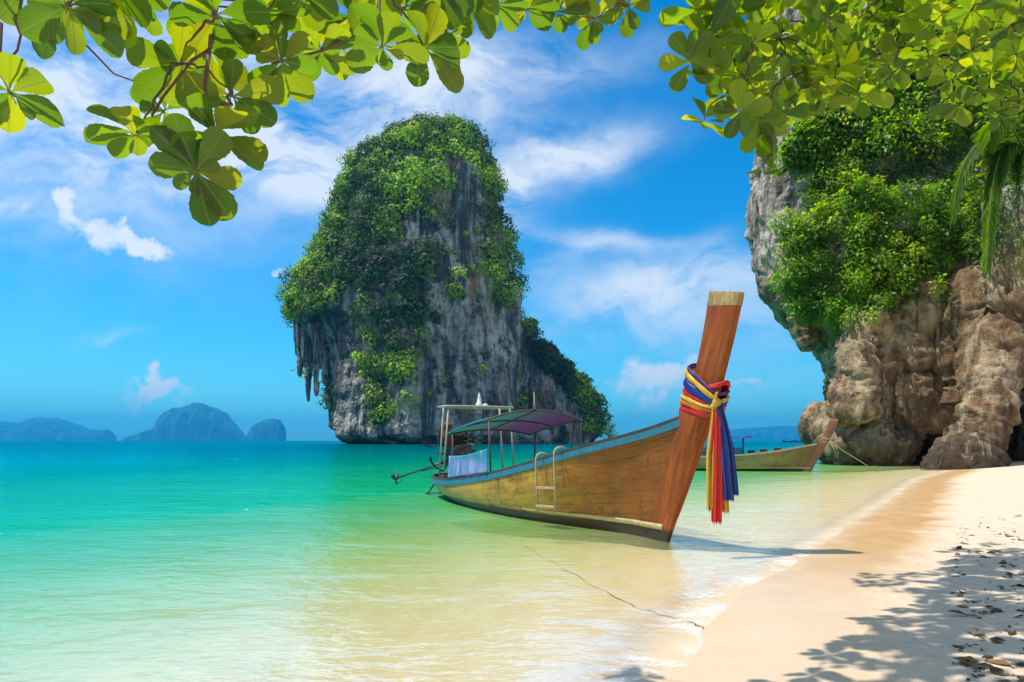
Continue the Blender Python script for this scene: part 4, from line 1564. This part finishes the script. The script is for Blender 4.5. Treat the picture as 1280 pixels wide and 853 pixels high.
for i in range(16):
    a_, p_, z_ = EA + random.uniform(-.3, .3), random.uniform(-.25, .42), ez + random.uniform(-.5, .45)
    q = [B(a_, p_, z_)]
    for j in range(5):
        q.append(q[-1] + Vector((random.uniform(-.13, .13), random.uniform(-.12, .12), random.uniform(-.15, .12))))
    eb.tube(q, random.uniform(.008, .02), 6)
eb.build('hoses', M['engine'], engine)
for i in range(16):
    eb = MB()
    c = B(EA + random.uniform(-.3, .3), random.uniform(-.2, .30), ez + random.uniform(-.45, .5))
    if i % 2: eb.box(c, (random.uniform(.06, .16), random.uniform(.06, .14), random.uniform(.06, .15)))
    else: eb.tube([c, c + Vector((0, random.uniform(-.1, .1), .12))], random.uniform(.03, .06), 10)
    eb.build('fitting', M['rust'] if i % 3 else M['engine'], engine, smooth=False, bevel=.006)
eb = MB()
for p_ in (.02, .12): eb.bar(B(EA - .2, p_ - .02, ez - .6), B(EA - .5, p_ - .02, ez + .05), .05, .05)
eb.tube([B(EA - .2, .05, ez + .1), B(EA - .9, .15, ez + .25), B(EA - 1.5, .2, ez + .22)], .022, 8)
eb.build('tiller', M['steel'], engine, smooth=False)
engine.location = B(EA, .05, .42) * (1 - 1.32) + Vector((0, -.16, 0))
engine.scale = (1.32, 1.32, 1.32)
# propeller shaft reaching out behind the stern
s0, s1 = B(EA + .25, .10, ez + .12), B(12.6, 1.15, .40)
sh = MB()
sh.tube([s0, s1], .034, 10)
sh.tube([s0 - Vector((0, 0, .14)), s0.lerp(s1, .55) - Vector((0, 0, .05))], .018, 8)
shaft = sh.build('propeller_shaft', M['steel'], boat)
dr = (s1 - s0).normalized()
pb = MB()
pb.tube([s1 - dr * .08, s1 + dr * .12], [.06, .04], 12)
sd_ = dr.cross(Vector((0, 0, 1))).normalized(); up_ = sd_.cross(dr)
for k in range(3):
    an = 2 * math.pi * k / 3 + .5
    d0 = sd_ * math.cos(an) + up_ * math.sin(an)
    d1 = sd_ * -math.sin(an) + up_ * math.cos(an)
    pb.grid([[s1 + d0 * .04 - d1 * .03 - dr * .02, s1 + d0 * .04 + d1 * .03 + dr * .02], [s1 + d0 * .13 - d1 * .07 - dr * .04, s1 + d0 * .13 + d1 * .06 + dr * .04], [s1 + d0 * .19 - d1 * .02, s1 + d0 * .19 + d1 * .03 + dr * .02]])
pb.build('propeller', M['steel'], shaft, solid=.012)
pb = MB(); pb.tube([s1 - dr * .35, s1 - dr * .3 - up_ * .16, s1 + dr * .1 - up_ * .2], .014, 6); pb.tube([s1 - dr * .1, s1 - dr * .1 + up_ * .2], .014, 6)
pb.build('propeller_guard', M['steel'], shaft)
# stern props in the water
pb = MB()
pb.tube([B(10.3, .4, .62), B(10.75, .75, -.12)], .028, 8)
pb.tube([B(10.45, .1, .58), B(10.6, .35, -.05)], .02, 8)
pb.tube([B(10.75, .75, .03), B(10.6, .2, .05)], .02, 8)
pb.build('stern_steps', M['redwood'], boat)
pb = MB()
pb.tube([B(10.35, .3, .64), B(9.9, .3, 1.05), B(9.6, .25, 1.35)], .02, 6)
pb.tube([B(10.35, .1, .64), B(10.0, .05, .95), B(9.7, .05, 1.15)], .02, 6)
pb.build('engine_stay', M['steel'], boat)

# ladder hooked over the gunwale
la0, la1 = 2.62, 2.05
zg0, bg0 = gun(la0)
ladder = empty('boarding_ladder', boat_point(boat, B((la0 + la1) / 2, bg0, .2)), BRZ)
tag(ladder, 'pale two-rung boarding ladder hooked over the blue gunwale of the big boat', 'ladder')
lo_ = B((la0 + la1) / 2, bg0, .2)
rails = {}
for a_, zb in ((la0, .26), (la1, .33)):
    zg, bg_ = gun(a_)
    pts = [B(a_, bg_ - .16, zg + .02)]
    for k in range(7):
        an = math.pi * (1 - k / 6)
        pts.append(B(a_, bg_ - .01 + .125 * math.cos(an), zg + .07 + .10 * math.sin(an)))
    pts += [B(a_, bg_ + .115, zg - .05), B(a_, bg_ + .10, zg - .45), B(a_, bg_ + .085, zb)]
    rails[a_] = pts
    MB().tube(pts, .021, 8).build('rail', M['ladder'], ladder, offset=lo_)
for z_ in (.72, .38):
    q = []
    for a_ in (la0, la1):
        zg, bg_ = gun(a_)
        q.append(B(a_, bg_ + .095, z_ + (zg - zg0) * .2))
    MB().bar(q[0], q[1], .055, .045).build('rung', M['ladder'], ladder, smooth=False, bevel=.006, offset=lo_)

# cloth hung between the canopy poles
cl0, cl1 = 7.25, 4.75
zA, bA = gun(cl0); zB, bB = gun(cl1)
coff = B((cl0 + cl1) / 2, 1.1, .7)
rows = []
for i in range(41):
    u = i / 40
    a_ = cl0 + (cl1 - cl0) * u
    zt = 1.22 + (1.43 - 1.22) * u - .05 * math.sin(math.pi * u)
    zb_ = (zA + .06) + (zB + .03 - zA - .02) * u
    p_ = (bA + (bB - bA) * u) - .02
    row = []
    for k in range(13):
        w0 = k / 12
        fold = (.03 * math.sin(u * 46 + 1.5 * math.sin(u * 9)) + .02 * math.sin(u * 23)) * (.25 + w0 * .75)
        row.append(B(a_, p_ + .04 + fold, zt + (zb_ - zt) * w0))
    rows.append(row)
mcl, t = new_mat('sun_faded_cloth')
o_ = t.obj(); so = t.n('ShaderNodeSeparateXYZ', {0: o_})
nz_ = t.noise(t.mapping(o_, scale=(5, 5, .8)), 2.2, 5, .6)
cc = t.mix(t.smooth(nz_, .38, .62), (.42, .50, .85), (.16, .34, .72))
cc = t.mix(t.smooth(t.m('ADD', so.outputs[2], t.m('MULTIPLY', nz_, .2)), .42, .68), cc, (.06, .36, .52))
cc = t.mix(t.smooth(t.noise(t.mapping(o_, scale=(3, 3, .5)), 3), .55, .7), cc, (.60, .58, .86))
d_ = t.n('ShaderNodeBsdfDiffuse', {'Color': cc}); tl_ = t.n('ShaderNodeBsdfTranslucent', {'Color': cc})
mx_ = t.n('ShaderNodeMixShader', {0: .4, 1: d_.outputs[0], 2: tl_.outputs[0]})
t.out(mx_.outputs[0])
cloth = MB().grid(rows).build('hanging_cloth', mcl, None, solid=.006, offset=coff)
cloth.location = boat_point(boat, coff); cloth.rotation_euler = (0, 0, BRZ)
tag(cloth, 'faded blue and lilac cloth hung along the big boat between two canopy poles', 'cloth')

# ribbons round the prow
ax0 = Vector((-float(H1.stem(2.22)) - .25, 0, 2.22))
ax1 = Vector((-float(H1.stem(2.75)) - .28, 0, 2.75))
axd = (ax1 - ax0).normalized()
xdir = Vector((axd.z, 0, -axd.x))
roff = ax0.copy()
ribbons = empty('prow_ribbons', boat_point(boat, roff), BRZ)
tag(ribbons, 'bundle of red, yellow and blue sashes tied round the tall prow post', 'ribbons')
RED = cloth_mat('red_satin', (.78, .020, .012)); YEL = cloth_mat('yellow_satin', (.85, .55, .06)); BLU = cloth_mat('blue_satin', (.014, .045, .30))
ORG = cloth_mat('orange_satin', (.85, .26, .02)); PUR = cloth_mat('purple_satin', (.10, .03, .20)); PINK = cloth_mat('coral_satin', (.90, .10, .06))
WR = [('red', RED, -.20, .13, .08, .040), ('orange', ORG, -.11, .10, .05, .052), ('yellow', YEL, -.055, .06, .02, .060), ('red', RED, .01, .12, -.02, .045), ('blue', BLU, .10, .14, -.08, .058),
      ('yellow', YEL, .21, .085, -.14, .066), ('purple', PUR, .28, .07, -.12, .048), ('red', RED, .10, .10, .22, .040)]
for j, (cn, mt_, hh_, wd_, tilt, out_) in enumerate(WR):
    rows = []
    for i in range(61):
        an = 2 * math.pi * i / 60
        c_, s_ = math.cos(an), math.sin(an)
        q_ = (abs(c_) ** 3.2 + abs(s_) ** 3.2) ** (-1 / 3.2)
        rx_, ry_ = .335 + out_ * .7, .125 + out_
        row = []
        for k in range(7):
            w0 = k / 6 - .5
            puff = (1 - (2 * w0) ** 2) * .018 + .008 * math.sin(an * 5 + k * 1.7 + j)
            base = ax0 + axd * (hh_ + w0 * wd_ * (1 - .35 * max(0, c_) ** 4) + tilt * c_ + .012 * math.sin(an * 3 + j))
            row.append(base + xdir * ((rx_ + puff) * q_ * c_) + Vector((0, 1, 0)) * ((ry_ + puff) * q_ * s_))
        rows.append(row)
    tag(MB().grid(rows).build('sash_wrap', mt_, ribbons, offset=roff, solid=.005), cn + ' sash wound round the post')
knot = ax0 + axd * .04 + xdir * .40 + Vector((0, -.10, 0))
kbm = MB()
kbm.ellipsoid(knot, (.055, .06, .075), 14, 10)
kbm.ellipsoid(knot + Vector((-.03, -.03, -.05)), (.04, .04, .05), 12, 8)
kbm.tube([knot, knot + Vector((.03, -.04, .10)), knot + Vector((.0, .02, .16))], [.035, .04, .02], 10, flat=.5)
kbm.build('knot', YEL, ribbons, offset=roff)
TAILS = [('yellow', YEL, -.085, -.03, 1.46, .10, -.02), ('orange', ORG, -.045, .01, 1.50, .11, -.01), ('red', RED, .01, -.05, 1.66, .13, .02), ('coral', PINK, .03, -.01, 1.42, .13, .03), ('yellow', YEL, .085, .03, 1.52, .10, .10),
         ('red', RED, .06, .06, 1.30, .10, .08), ('blue', BLU, .10, -.05, 1.34, .11, .26), ('blue', BLU, .13, .03, 1.27, .12, .32)]
for j, (cn, mt_, ox, oy, ln, wd_, drift) in enumerate(TAILS):
    rows = []
    # across = along the viewer-facing direction of the bundle
    ac = Vector((.80, .60, 0))
    dp = Vector((-.60, .80, 0))
    for i in range(37):
        u = i / 36
        spread = .45 + .55 * min(1, u * 2.2)
        c = knot + Vector((0, 0, -.05)) + ac * (ox * .85 * spread + drift * .38 * u ** 1.2) + dp * (oy * spread) + Vector((0, 0, -ln * u))
        row = []
        for k in range(17):
            w0 = k / 16 - .5
            fold = .016 * math.sin(w0 * 11 + j * 2 + u * 2.2) * (.5 + u) + .006 * math.sin(w0 * 29 + j + u * 5) + .012 * math.sin(u * 9 + j)
            row.append(c + ac * (w0 * wd_ * 1.3 * spread * (1 - .12 * u)) + dp * fold + Vector((0, 0, .05 * abs(math.sin(k * 2.1 + j)) * (i == 36))))
        rows.append(row)
    tag(MB().grid(rows).build('sash_tail', mt_, ribbons, offset=roff, solid=.004), cn + ' sash end hanging down')

# rope lying under water from the bow to the beach
pts = []
RP = [(655, 680), (700, 708), (745, 735), (790, 758), (830, 771), (868, 782), (882, 788)]
for i, (px, py) in enumerate(RP):
    Yd = F * (CAM_H + .12) / (py - HOR)
    x_ = (px - 640) / F * Yd
    z_ = float(ground_z(np.array([x_]), np.array([Yd]))[0][0])
    Yd = F * (CAM_H - z_) / (py - HOR); x_ = (px - 640) / F * Yd
    z_ = float(ground_z(np.array([x_]), np.array([Yd]))[0][0])
    pts.append(Vector((x_, Yd, z_ + .014)))
fine_ = []
for i in range(len(pts) - 1):
    for k in range(8):
        q = pts[i].lerp(pts[i + 1], k / 8)
        q.x += .02 * math.sin(i * 3 + k * 1.1); q.z = float(ground_z(np.array([q.x]), np.array([q.y]))[0][0]) + .004 + .006 * math.sin(i * 5 + k * .9)
        fine_.append(q)
ro = MB().tube(fine_, .0045, 6).build('mooring_rope', M['darkrope'], None, offset=fine_[0])
ro.location = fine_[0]
tag(ro, 'thin dark rope lying under the shallow water in front of the big boat', 'rope')

# ------------------------------------------------------------------ second boat
B2 = P(1013, 589, 35.3); B2.z = 0
rz2 = math.atan2(-.30, .95)
boat2 = empty('longtail_boat', B2, rz2)
tag(boat2, 'smaller weathered longtail boat moored near the cliff with a blue awning', 'boat')
H2 = Hull(L=9.2, k=.86)
H2.gz = np.array([1.62, 1.42, 1.16, 1.0, .88, .82, .78, .78, .80, .84]) * .98
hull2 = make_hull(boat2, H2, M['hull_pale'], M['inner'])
rail(boat2, H2, 'gunwale_strake', simple_mat('pale_grey_rail', (.50, .46, .36), .6), -.005, .09, .02, .06, t0=.05)
stripe(boat2, H2, M['cream'], .15, .22, .02, 5.5)
make_prow(boat2, H2, M['prow_pale'], 2.75, .42, .34, thick=.08, cap=simple_mat('pinkish_prow_tip', (.42, .16, .12), .7))
for a_ in (3.3, 5.9):
    for sg in (1, -1):
        MB().tube([B(a_, sg * .72, .7), B(a_, sg * .75, 1.78)], .03, 8).build('awning_pole', M['navy'], boat2)
aw = MB().grid([[B(2.9 + 3.5 * i / 8, -.95 + 1.9 * k / 8, 1.86 - .10 * abs(k / 4 - 1) ** 2 - .03 * math.sin(i * 1.2) - .08 * (i / 8)) for k in range(9)] for i in range(9)])
aw.build('awning', cloth_mat('blue_awning', (.05, .12, .45), .45), boat2, solid=.02)
MB().box(B(4.6, 0, 1.02), (2.6, 1.25, .42)).build('cabin_box', M['blue'], boat2, smooth=False, bevel=.03)
bx = MB()
for a_ in (1.6, 2.3, 2.9): bx.box(B(a_, .2, 1.02 + .1 * (2.9 - a_)), (.35, .5, .16))
bx.build('deck_crates', M['darkwood'], boat2, smooth=False, bevel=.02)
# ropes at its prow
knot2 = boat_point(boat2, Vector((.70, 0, 1.62)))
rp = MB()
for k in range(4):
    pts = []
    for i in range(25):
        an = 2 * math.pi * i / 24
        pts.append(Vector((.27 * math.cos(an) + .02 * k, .16 * math.sin(an), .05 * k - .08 + .06 * math.cos(an + k))))
    rp.tube(pts, .022, 6)
rp.tube([(.2, -.12, 0), (.7, -.3, -.5), (1.3, -.6, -.95), (2.2, -1.0, -1.62)], .02, 6)
rp.tube([(.1, -.15, 0), (.35, -.25, -.5), (.45, -.25, -.9)], .02, 6)
rp.tube([(.15, -.18, 0), (.55, -.3, -.7), (.42, -.22, -.2)], .018, 6)
r2 = rp.build('mooring_rope', M['rope'], None); r2.location = knot2
tag(r2, 'pale yellow ropes looped round the prow of the smaller boat by the cliff', 'rope')
ap = MB()
ap.tube([(0, 0, .35), (.06, 0, -.35)], .04, 8)
ap.tube([(.06, 0, -.33), (-.16, 0, -.22)], .03, 8); ap.tube([(.06, 0, -.33), (.25, .02, -.2)], .03, 8)
an_ = ap.build('hanging_anchor', M['rust'], None); an_.location = knot2 + Vector((.50, -.25, -.92))
tag(an_, 'rusty little anchor dangling from the ropes at the smaller boat prow', 'anchor')

# tiny boats on the horizon
def far_boat(px, label):
    root = empty('distant_boat', P(px, 551, 700).to_3d())
    root.location.z = 0
    tag(root, label, 'boat', 'tiny boats far out on the horizon')
    hb = MB(); rows = []
    for i in range(13):
        u = i / 12 * 2 - 1
        b_ = 1.0 * (1 - abs(u) ** 2.5) + .05; sh_ = 1.0 + 1.4 * abs(u) ** 3
        rows.append([(u * 6, -b_, sh_), (u * 5.6, -b_ * .6, -.2), (u * 5.6, b_ * .6, -.2), (u * 6, b_, sh_)])
    hb.grid(rows); hb.build('hull', M['darkwood'], root)
    c_ = MB(); c_.box((-.5, 0, 3.2), (6, 2.2, .15))
    for x_ in (-3, 2): c_.tube([(x_, .8, .9), (x_, .8, 3.2)], .08, 6); c_.tube([(x_, -.8, .9), (x_, -.8, 3.2)], .08, 6)
    c_.build('awning', M['navy'], root, smooth=False)
    return root


far_boat(985, 'tiny dark boat on the horizon, left one of the pair below the low hill')
far_boat(1000, 'tiny dark boat on the horizon, right one of the pair below the low hill')

# ------------------------------------------------------------------ sea almond trees over the viewer


def rosette(O, D, NN, L, T, DR, c, axis, ln, n, pal, up_bias=.0):
    axis = unit(np.asarray(axis, float))
    e1 = unit(np.cross(axis, [.31, .57, .77])); e2 = np.cross(axis, e1)
    ph0 = RNG.uniform(0, 6.28)
    for k in range(n):
        ph = ph0 + 2 * math.pi * k / n + RNG.normal() * .22
        el = RNG.uniform(-.05, .45)
        rad = e1 * math.cos(ph) + e2 * math.sin(ph)
        d = rad * math.cos(el) + axis * math.sin(el) + np.array([0, 0, -.18])
        O.append(np.array(c) + rad * .012 + axis * RNG.uniform(-.015, .02))
        D.append(d)
        NN.append(axis * math.cos(el) - rad * math.sin(el) + RNG.normal(size=3) * .16)
        L.append(ln * (RNG.uniform(.75, 1.12) if RNG.random() < .78 else RNG.uniform(.4, .7)))
        b = np.array(pal[RNG.integers(len(pal))])
        T.append(b * RNG.uniform(.75, 1.25))
        DR.append(RNG.uniform(-.02, .22))


LEAFP = [(.05, .095, .006), (.075, .115, .006), (.10, .125, .006), (.025, .07, .008), (.14, .14, .008), (.03, .08, .008)]


class Tree:
    def __init__(s, name, base, label, detail=True):
        s.detail = detail
        s.root = empty(name, base)
        tag(s.root, label, 'tree')
        s.base = Vector(base)
        s.wood = MB(); s.twigs = MB() if detail else s.wood
        s.a = ([], [], [], [], [], [])

    def limb(s, pts, rs):
        s.wood.tube([Vector(p) for p in pts], rs, 9)

    def twig(s, pts, r0=.012, r1=.005):
        n = len(pts)
        s.twigs.tube([Vector(p) for p in pts], [r0 + (r1 - r0) * i / (n - 1) for i in range(n)], 6)

    def ros(s, c, axis, ln, n=7, pal=LEAFP):
        rosette(*s.a, np.array(c), axis, ln, n, pal)
        ax = Vector(unit(np.asarray(axis, float)))
        if not s.detail: return
        b = MB()
        b.ellipsoid((0, 0, 0), (.008, .008, .008), 8, 6)
        for k in range(6):
            d = (ax * random.uniform(-.2, 1) + Vector((random.uniform(-1, 1), random.uniform(-1, 1), random.uniform(-1, 1)))).normalized()
            b.tube([Vector((0, 0, 0)), d * .008, d * random.uniform(.016, .034)], [.006, .006, .0015], 5)
        o = b.build('bud', M['bud'], s.root)
        o.location = Vector(c) - s.base

    def finish(s, nseg=7):
        s.wood.build('trunk', M['bark'], s.root, offset=s.base)
        if s.detail: s.twigs.build('twigs', M['twig'], s.root, offset=s.base)
        O, D, NN, L, T, DR = s.a
        leaves_mesh('leaves', np.array(O) - np.array(s.base), np.array(D), np.array(NN), np.array(L), np.array(T), M['leaf'], s.root, nseg, .58, 'obovate', np.array(DR))
        print(s.root.name, 'leaves', len(O))


def curve_pts(a, b, n=6, sag=0.0, wob=.03):
    a, b = Vector(a), Vector(b)
    L = (b - a).length
    out = []
    for i in range(n + 1):
        u = i / n
        q = a.lerp(b, u)
        q.z += sag * math.sin(math.pi * u)
        if 0 < i < n:
            q += Vector((random.uniform(-1, 1), random.uniform(-1, 1), random.uniform(-1, 1))) * wob * L
        out.append(q)
    return out


# tree behind the viewer whose boughs reach over the top of the view
random.seed(21)
T1 = Tree('sea_almond_tree', (1.2, -2.6, .22), 'sea almond tree with big backlit leaves hanging across the top left of the view')
hub = Vector((.2, 1.2, 4.6))
T1.limb([(1.2, -2.6, .1), (1.15, -2.5, 1.2), (1.0, -2.0, 2.6), (.7, -.8, 3.8), tuple(hub)], [.22, .19, .16, .12, .09])
bough = [hub, Vector((-.2, 2.0, 4.6)), Vector((-.1, 3.2, 4.7)), Vector((.4, 4.4, 5.2)), Vector((.9, 5.4, 5.8))]
T1.limb(bough, [.09, .06, .045, .035, .02])
boughL = [hub, Vector((-.7, 1.7, 4.3)), Vector((-1.5, 2.2, 4.0)), Vector((-2.4, 2.6, 3.7))]
T1.limb(boughL, [.08, .05, .035, .02])
SPOT = [(85, 8, 76, 8), (172, -6, 66, 6), (12, 116, 64, 7), (170, 168, 66, 8), (225, 80, 62, 7), (262, 62, 58, 6), (270, 168, 66, 7), (245, 214, 66, 8), (290, 120, 60, 6),
        (205, 140, 50, 5), (270, 20, 64, 7), (330, 18, 60, 7), (352, 78, 58, 8), (402, 64, 52, 7), (440, 20, 52, 8), (430, 62, 44, 6), (478, 58, 62, 8), (530, 62, 58, 8), (505, 12, 52, 8), (558, 40, 48, 7), (585, 2, 48, 8),
        (620, 8, 46, 7), (658, 12, 42, 7), (697, 14, 40, 7), (743, 24, 36, 7), (786, 8, 34, 7), (720, -14, 40, 7), (600, -20, 50, 7), (370, -14, 60, 8), (130, -30, 76, 7), (30, -10, 70, 6), (470, -22, 56, 8), (545, -20, 52, 7), (765, -20, 34, 6)]


def nearest(bs, c):
    best = None
    for bl in bs:
        for i in range(len(bl) - 1):
            for u in (0, .33, .66, 1):
                q = bl[i].lerp(bl[i + 1], u)
                dd_ = (q - c).length
                if best is None or dd_ < best[0]: best = (dd_, q)
    return best[1]


cents = []
for (px, py, ln, n) in SPOT:
    Yd = F * .235 / ln
    c = P(px, py, Yd)
    v = unit(np.array(c) - np.array([0, 0, CAM_H]))
    axis = np.array([0, 0, .55]) + v * .75 + RNG.normal(size=3) * .28
    T1.ros(c, axis, .225, n + 2)
    cents.append(c)
for c in cents:
    up = [q for q in cents if q.z > c.z + .05]
    tgt = min(up, key=lambda q: (q - c).length) if up else None
    if tgt is None or (tgt - c).length > .7:
        tgt = nearest([bough, boughL], c)
    T1.twig(curve_pts(tgt, c, 8, .05, .05), .008, .004)
tw = [P(262, -40, 3.3), P(266, 20, 3.25), P(262, 62, 3.2), P(240, 76, 3.2), P(205, 120, 3.1), P(190, 145, 3.05)]
tw = [nearest([bough, boughL], tw[0])] + tw
T1.twig(tw, .012, .006)
T1.twig([P(262, 62, 3.2), P(256, 110, 3.15), P(268, 160, 3.1), P(266, 180, 3.1), P(246, 212, 3.05)], .010, .005)
T1.twig([nearest([bough, boughL], P(-30, 20, 3.2)), P(-30, 20, 3.2), P(2, 30, 3.2), P(0, 75, 3.2), P(12, 114, 3.2)], .011, .005)
T1.twig([P(340, 80, 3.6), P(402, 64, 3.8), P(440, 45, 3.8), P(478, 50, 3.6)], .008, .005)
T1.twig([nearest([bough, boughL], P(476, -30, 3.5)), P(476, -30, 3.5), P(474, 10, 3.4), P(478, 58, 3.3)], .010, .006)
T1.twig([nearest([bough, boughL], P(640, 10, 4.6)), P(640, 10, 4.6), P(697, 14, 5), P(743, 24, 5.5), P(772, 10, 5.8), P(786, 6, 5.9)], .008, .004)
T1.finish(18)

# tree on the beach at the right: leaves in view plus the high crown that shades the sand
random.seed(5)
T2 = Tree('sea_almond_tree', (8.6, 5.2, .5), 'sea almond tree with drooping sunlit lime leaves filling the top right corner', False)
top2 = Vector((7.6, 6.2, 7.2))
T2.limb([(8.6, 5.2, .2), (8.5, 5.4, 2.0), (8.1, 5.8, 4.6), tuple(top2)], [.26, .22, .18, .13])
boughs2 = []
for e in [(2.2, 6.6, 5.9), (3.4, 7.2, 6.4), (4.8, 7.4, 6.4), (1.2, 7.4, 7.6), (2.6, 5.4, 6.6), (.0, 5.6, 6.4), (6.0, 8.2, 7.0), (.6, 6.6, 6.8)]:
    q = curve_pts(top2, e, 7, .5, .03)
    boughs2.append(q)
    T2.limb(q, [.10, .085, .07, .055, .045, .035, .025, .015])


LIMEP = [(.08, .14, .005), (.15, .20, .006), (.045, .10, .006), (.22, .24, .006), (.12, .16, .005), (.03, .08, .006)]
EDGE = [(870, 12), (862, 78), (888, 92), (880, 150), (905, 120), (925, 140), (900, 40), (915, 75), (935, 100), (950, 150), (965, 195), (940, 55), (885, 50), (955, 215), (965, 160)]
REG = [(880, -30), (890, 30), (905, 110), (945, 160), (960, 185), (1000, 150), (1050, 120), (1090, 130), (1130, 90), (1180, 70), (1230, 90), (1300, 100), (1300, -30)]
spots = [(x, y, RNG.uniform(5.2, 6.2)) for x, y in EDGE]
gx, gy = RNG.uniform(870, 1300, 900), RNG.uniform(-30, 200, 900)
ins = in_poly(gx, gy, REG)
for x, y in list(zip(gx[ins], gy[ins]))[:270]:
    spots.append((x, y, RNG.uniform(5.4, 8.5)))
for x, y in [(1200, 130), (1225, 115), (1250, 140), (1265, 110), (1240, 90), (1275, 130), (1215, 90), (1190, 100)]:
    spots.append((x, y, 5.6))
c2s = []
for (px, py, Yd) in spots:
    c = P(px, py, Yd)
    v = unit(np.array(c) - np.array([0, 0, CAM_H]))
    T2.ros(c, np.array([0, 0, .7]) + v * .5 + RNG.normal(size=3) * .5, RNG.uniform(.14, .22) * (1 if px > 930 else 1.3), int(RNG.integers(6, 9)), LIMEP)
    c2s.append(c)
for c in c2s:
    up = [q for q in c2s if q.z > c.z + .05]
    tgt = min(up, key=lambda q: (q - c).length) if up else None
    if tgt is None or (tgt - c).length > 1.0:
        tgt = nearest(boughs2, c)
    T2.twig(curve_pts(tgt, c, 7, .06, .06), .009, .004)
# high crown: clumps placed where the sun throws their shade on the sand
SHADE = [(1135, 722, .45, 7), (1175, 727, .5, 7), (1215, 714, .55, 8), (1258, 700, .5, 7), (1275, 738, .6, 8), (1240, 748, .45, 6), (1160, 762, .3, 4), (1205, 782, .45, 6), (1130, 800, .35, 4), (1165, 812, .4, 5),
         (1240, 800, .5, 7), (1278, 795, .5, 8), (1215, 840, .4, 6), (1160, 845, .35, 4), (1265, 842, .5, 8), (1100, 842, .3, 4), (1285, 690, .7, 7), (1232, 690, .4, 4), (1200, 694, .35, 3), (1290, 760, .6, 9)]
for (px, py, rad, n) in SHADE:
    Yd = F * (CAM_H - .22) / (py - HOR); x_ = (px - 640) / F * Yd
    h_ = 6.3 + RNG.uniform(-.3, .8) + max(0, Yd - 6) * .5
    sh_ = h_ / math.tan(SUN_EL)
    c0 = Vector((x_ + SUN_H.x * sh_, Yd + SUN_H.y * sh_, h_ + .22))
    for k in range(n):
        c = c0 + Vector((RNG.normal() * rad * .75, RNG.normal() * rad * .75, RNG.normal() * .25))
        T2.ros(c, np.array([0, 0, 1]) + RNG.normal(size=3) * .35, RNG.uniform(.20, .27), int(RNG.integers(5, 8)), LIMEP)
        if k % 2 == 0: T2.twig(curve_pts(nearest(boughs2, c), c, 4, .1, .03), .014, .005)
T2.finish(8)

# ------------------------------------------------------------------ dead leaves and drift on the dry sand
O, D, NN, L, T, DR = [], [], [], [], [], []
poly = [(1195, 640), (1280, 640), (1290, 853), (1180, 853), (1200, 760), (1190, 690)]
gx, gy = RNG.uniform(1150, 1300, 4000), RNG.uniform(620, 853, 4000)
ins = in_poly(gx, gy, poly)
den = fbm(np.stack([gx / 22, gy / 9, gx * 0], 1), 3)
pick = np.where(ins & (den > .16))[0][:420]
for i in pick:
    Yd = F * (CAM_H - .25) / (gy[i] - HOR); x_ = (gx[i] - 640) / F * Yd
    z_ = float(ground_z(np.array([x_]), np.array([Yd]))[0][0])
    O.append((x_, Yd, z_ + .006))
    an = RNG.uniform(0, 6.28)
    D.append((math.cos(an), math.sin(an), RNG.uniform(-.1, .25))); NN.append(RNG.normal(size=3) * .25 + np.array([0, 0, 1]))
    L.append(RNG.uniform(.015, .06) if RNG.random() < .8 else RNG.uniform(.08, .16)); T.append(np.array([[.09, .055, .03], [.16, .085, .03], [.20, .14, .07], [.05, .035, .025]][RNG.integers(4)]) * RNG.uniform(.6, 1.4)); DR.append(RNG.uniform(-.1, .5))
for i in range(230):
    px, py = RNG.uniform(1060, 1300), RNG.uniform(628, 850)
    Yd = F * (CAM_H - .25) / (py - HOR); x_ = (px - 640) / F * Yd
    if shore_s(x_, Yd) < 2.0: continue
    O.append((x_, Yd, float(ground_z(np.array([x_]), np.array([Yd]))[0][0]) + .004))
    an = RNG.uniform(0, 6.28)
    D.append((math.cos(an), math.sin(an), .1)); NN.append(RNG.normal(size=3) * .4 + np.array([0, 0, 1]))
    L.append(RNG.uniform(.012, .04) * (1 + Yd / 18)); T.append(np.array([[.12, .07, .035], [.06, .04, .025], [.5, .42, .33]][RNG.integers(3)])); DR.append(.3)
tag(leaves_mesh('leaf_litter', O, D, NN, L, np.array(T), foliage_mat('dead_leaf', (.1, .06, .02), .1, .02, False, .6), None, 3, .5, 'lance', np.array(DR)),
    'dry brown leaf litter and drift strewn over the shaded sand', 'leaf litter', kind='stuff')

# ------------------------------------------------------------------ air
hz_ = MB().box((0, 8900, 285), (28000, 18400, 600)).build('haze', None, None, smooth=False)
hz_.data.materials.clear()
m, t = new_mat('haze_air')
pv = t.n('ShaderNodeVolumePrincipled', {'Color': (.03, .50, .98, 1), 'Density': .00011, 'Anisotropy': .2})
t.out(None, pv.outputs[0])
hz_.data.materials.append(m)
tag(hz_, 'thin bluish sea haze', 'haze', kind='stuff')
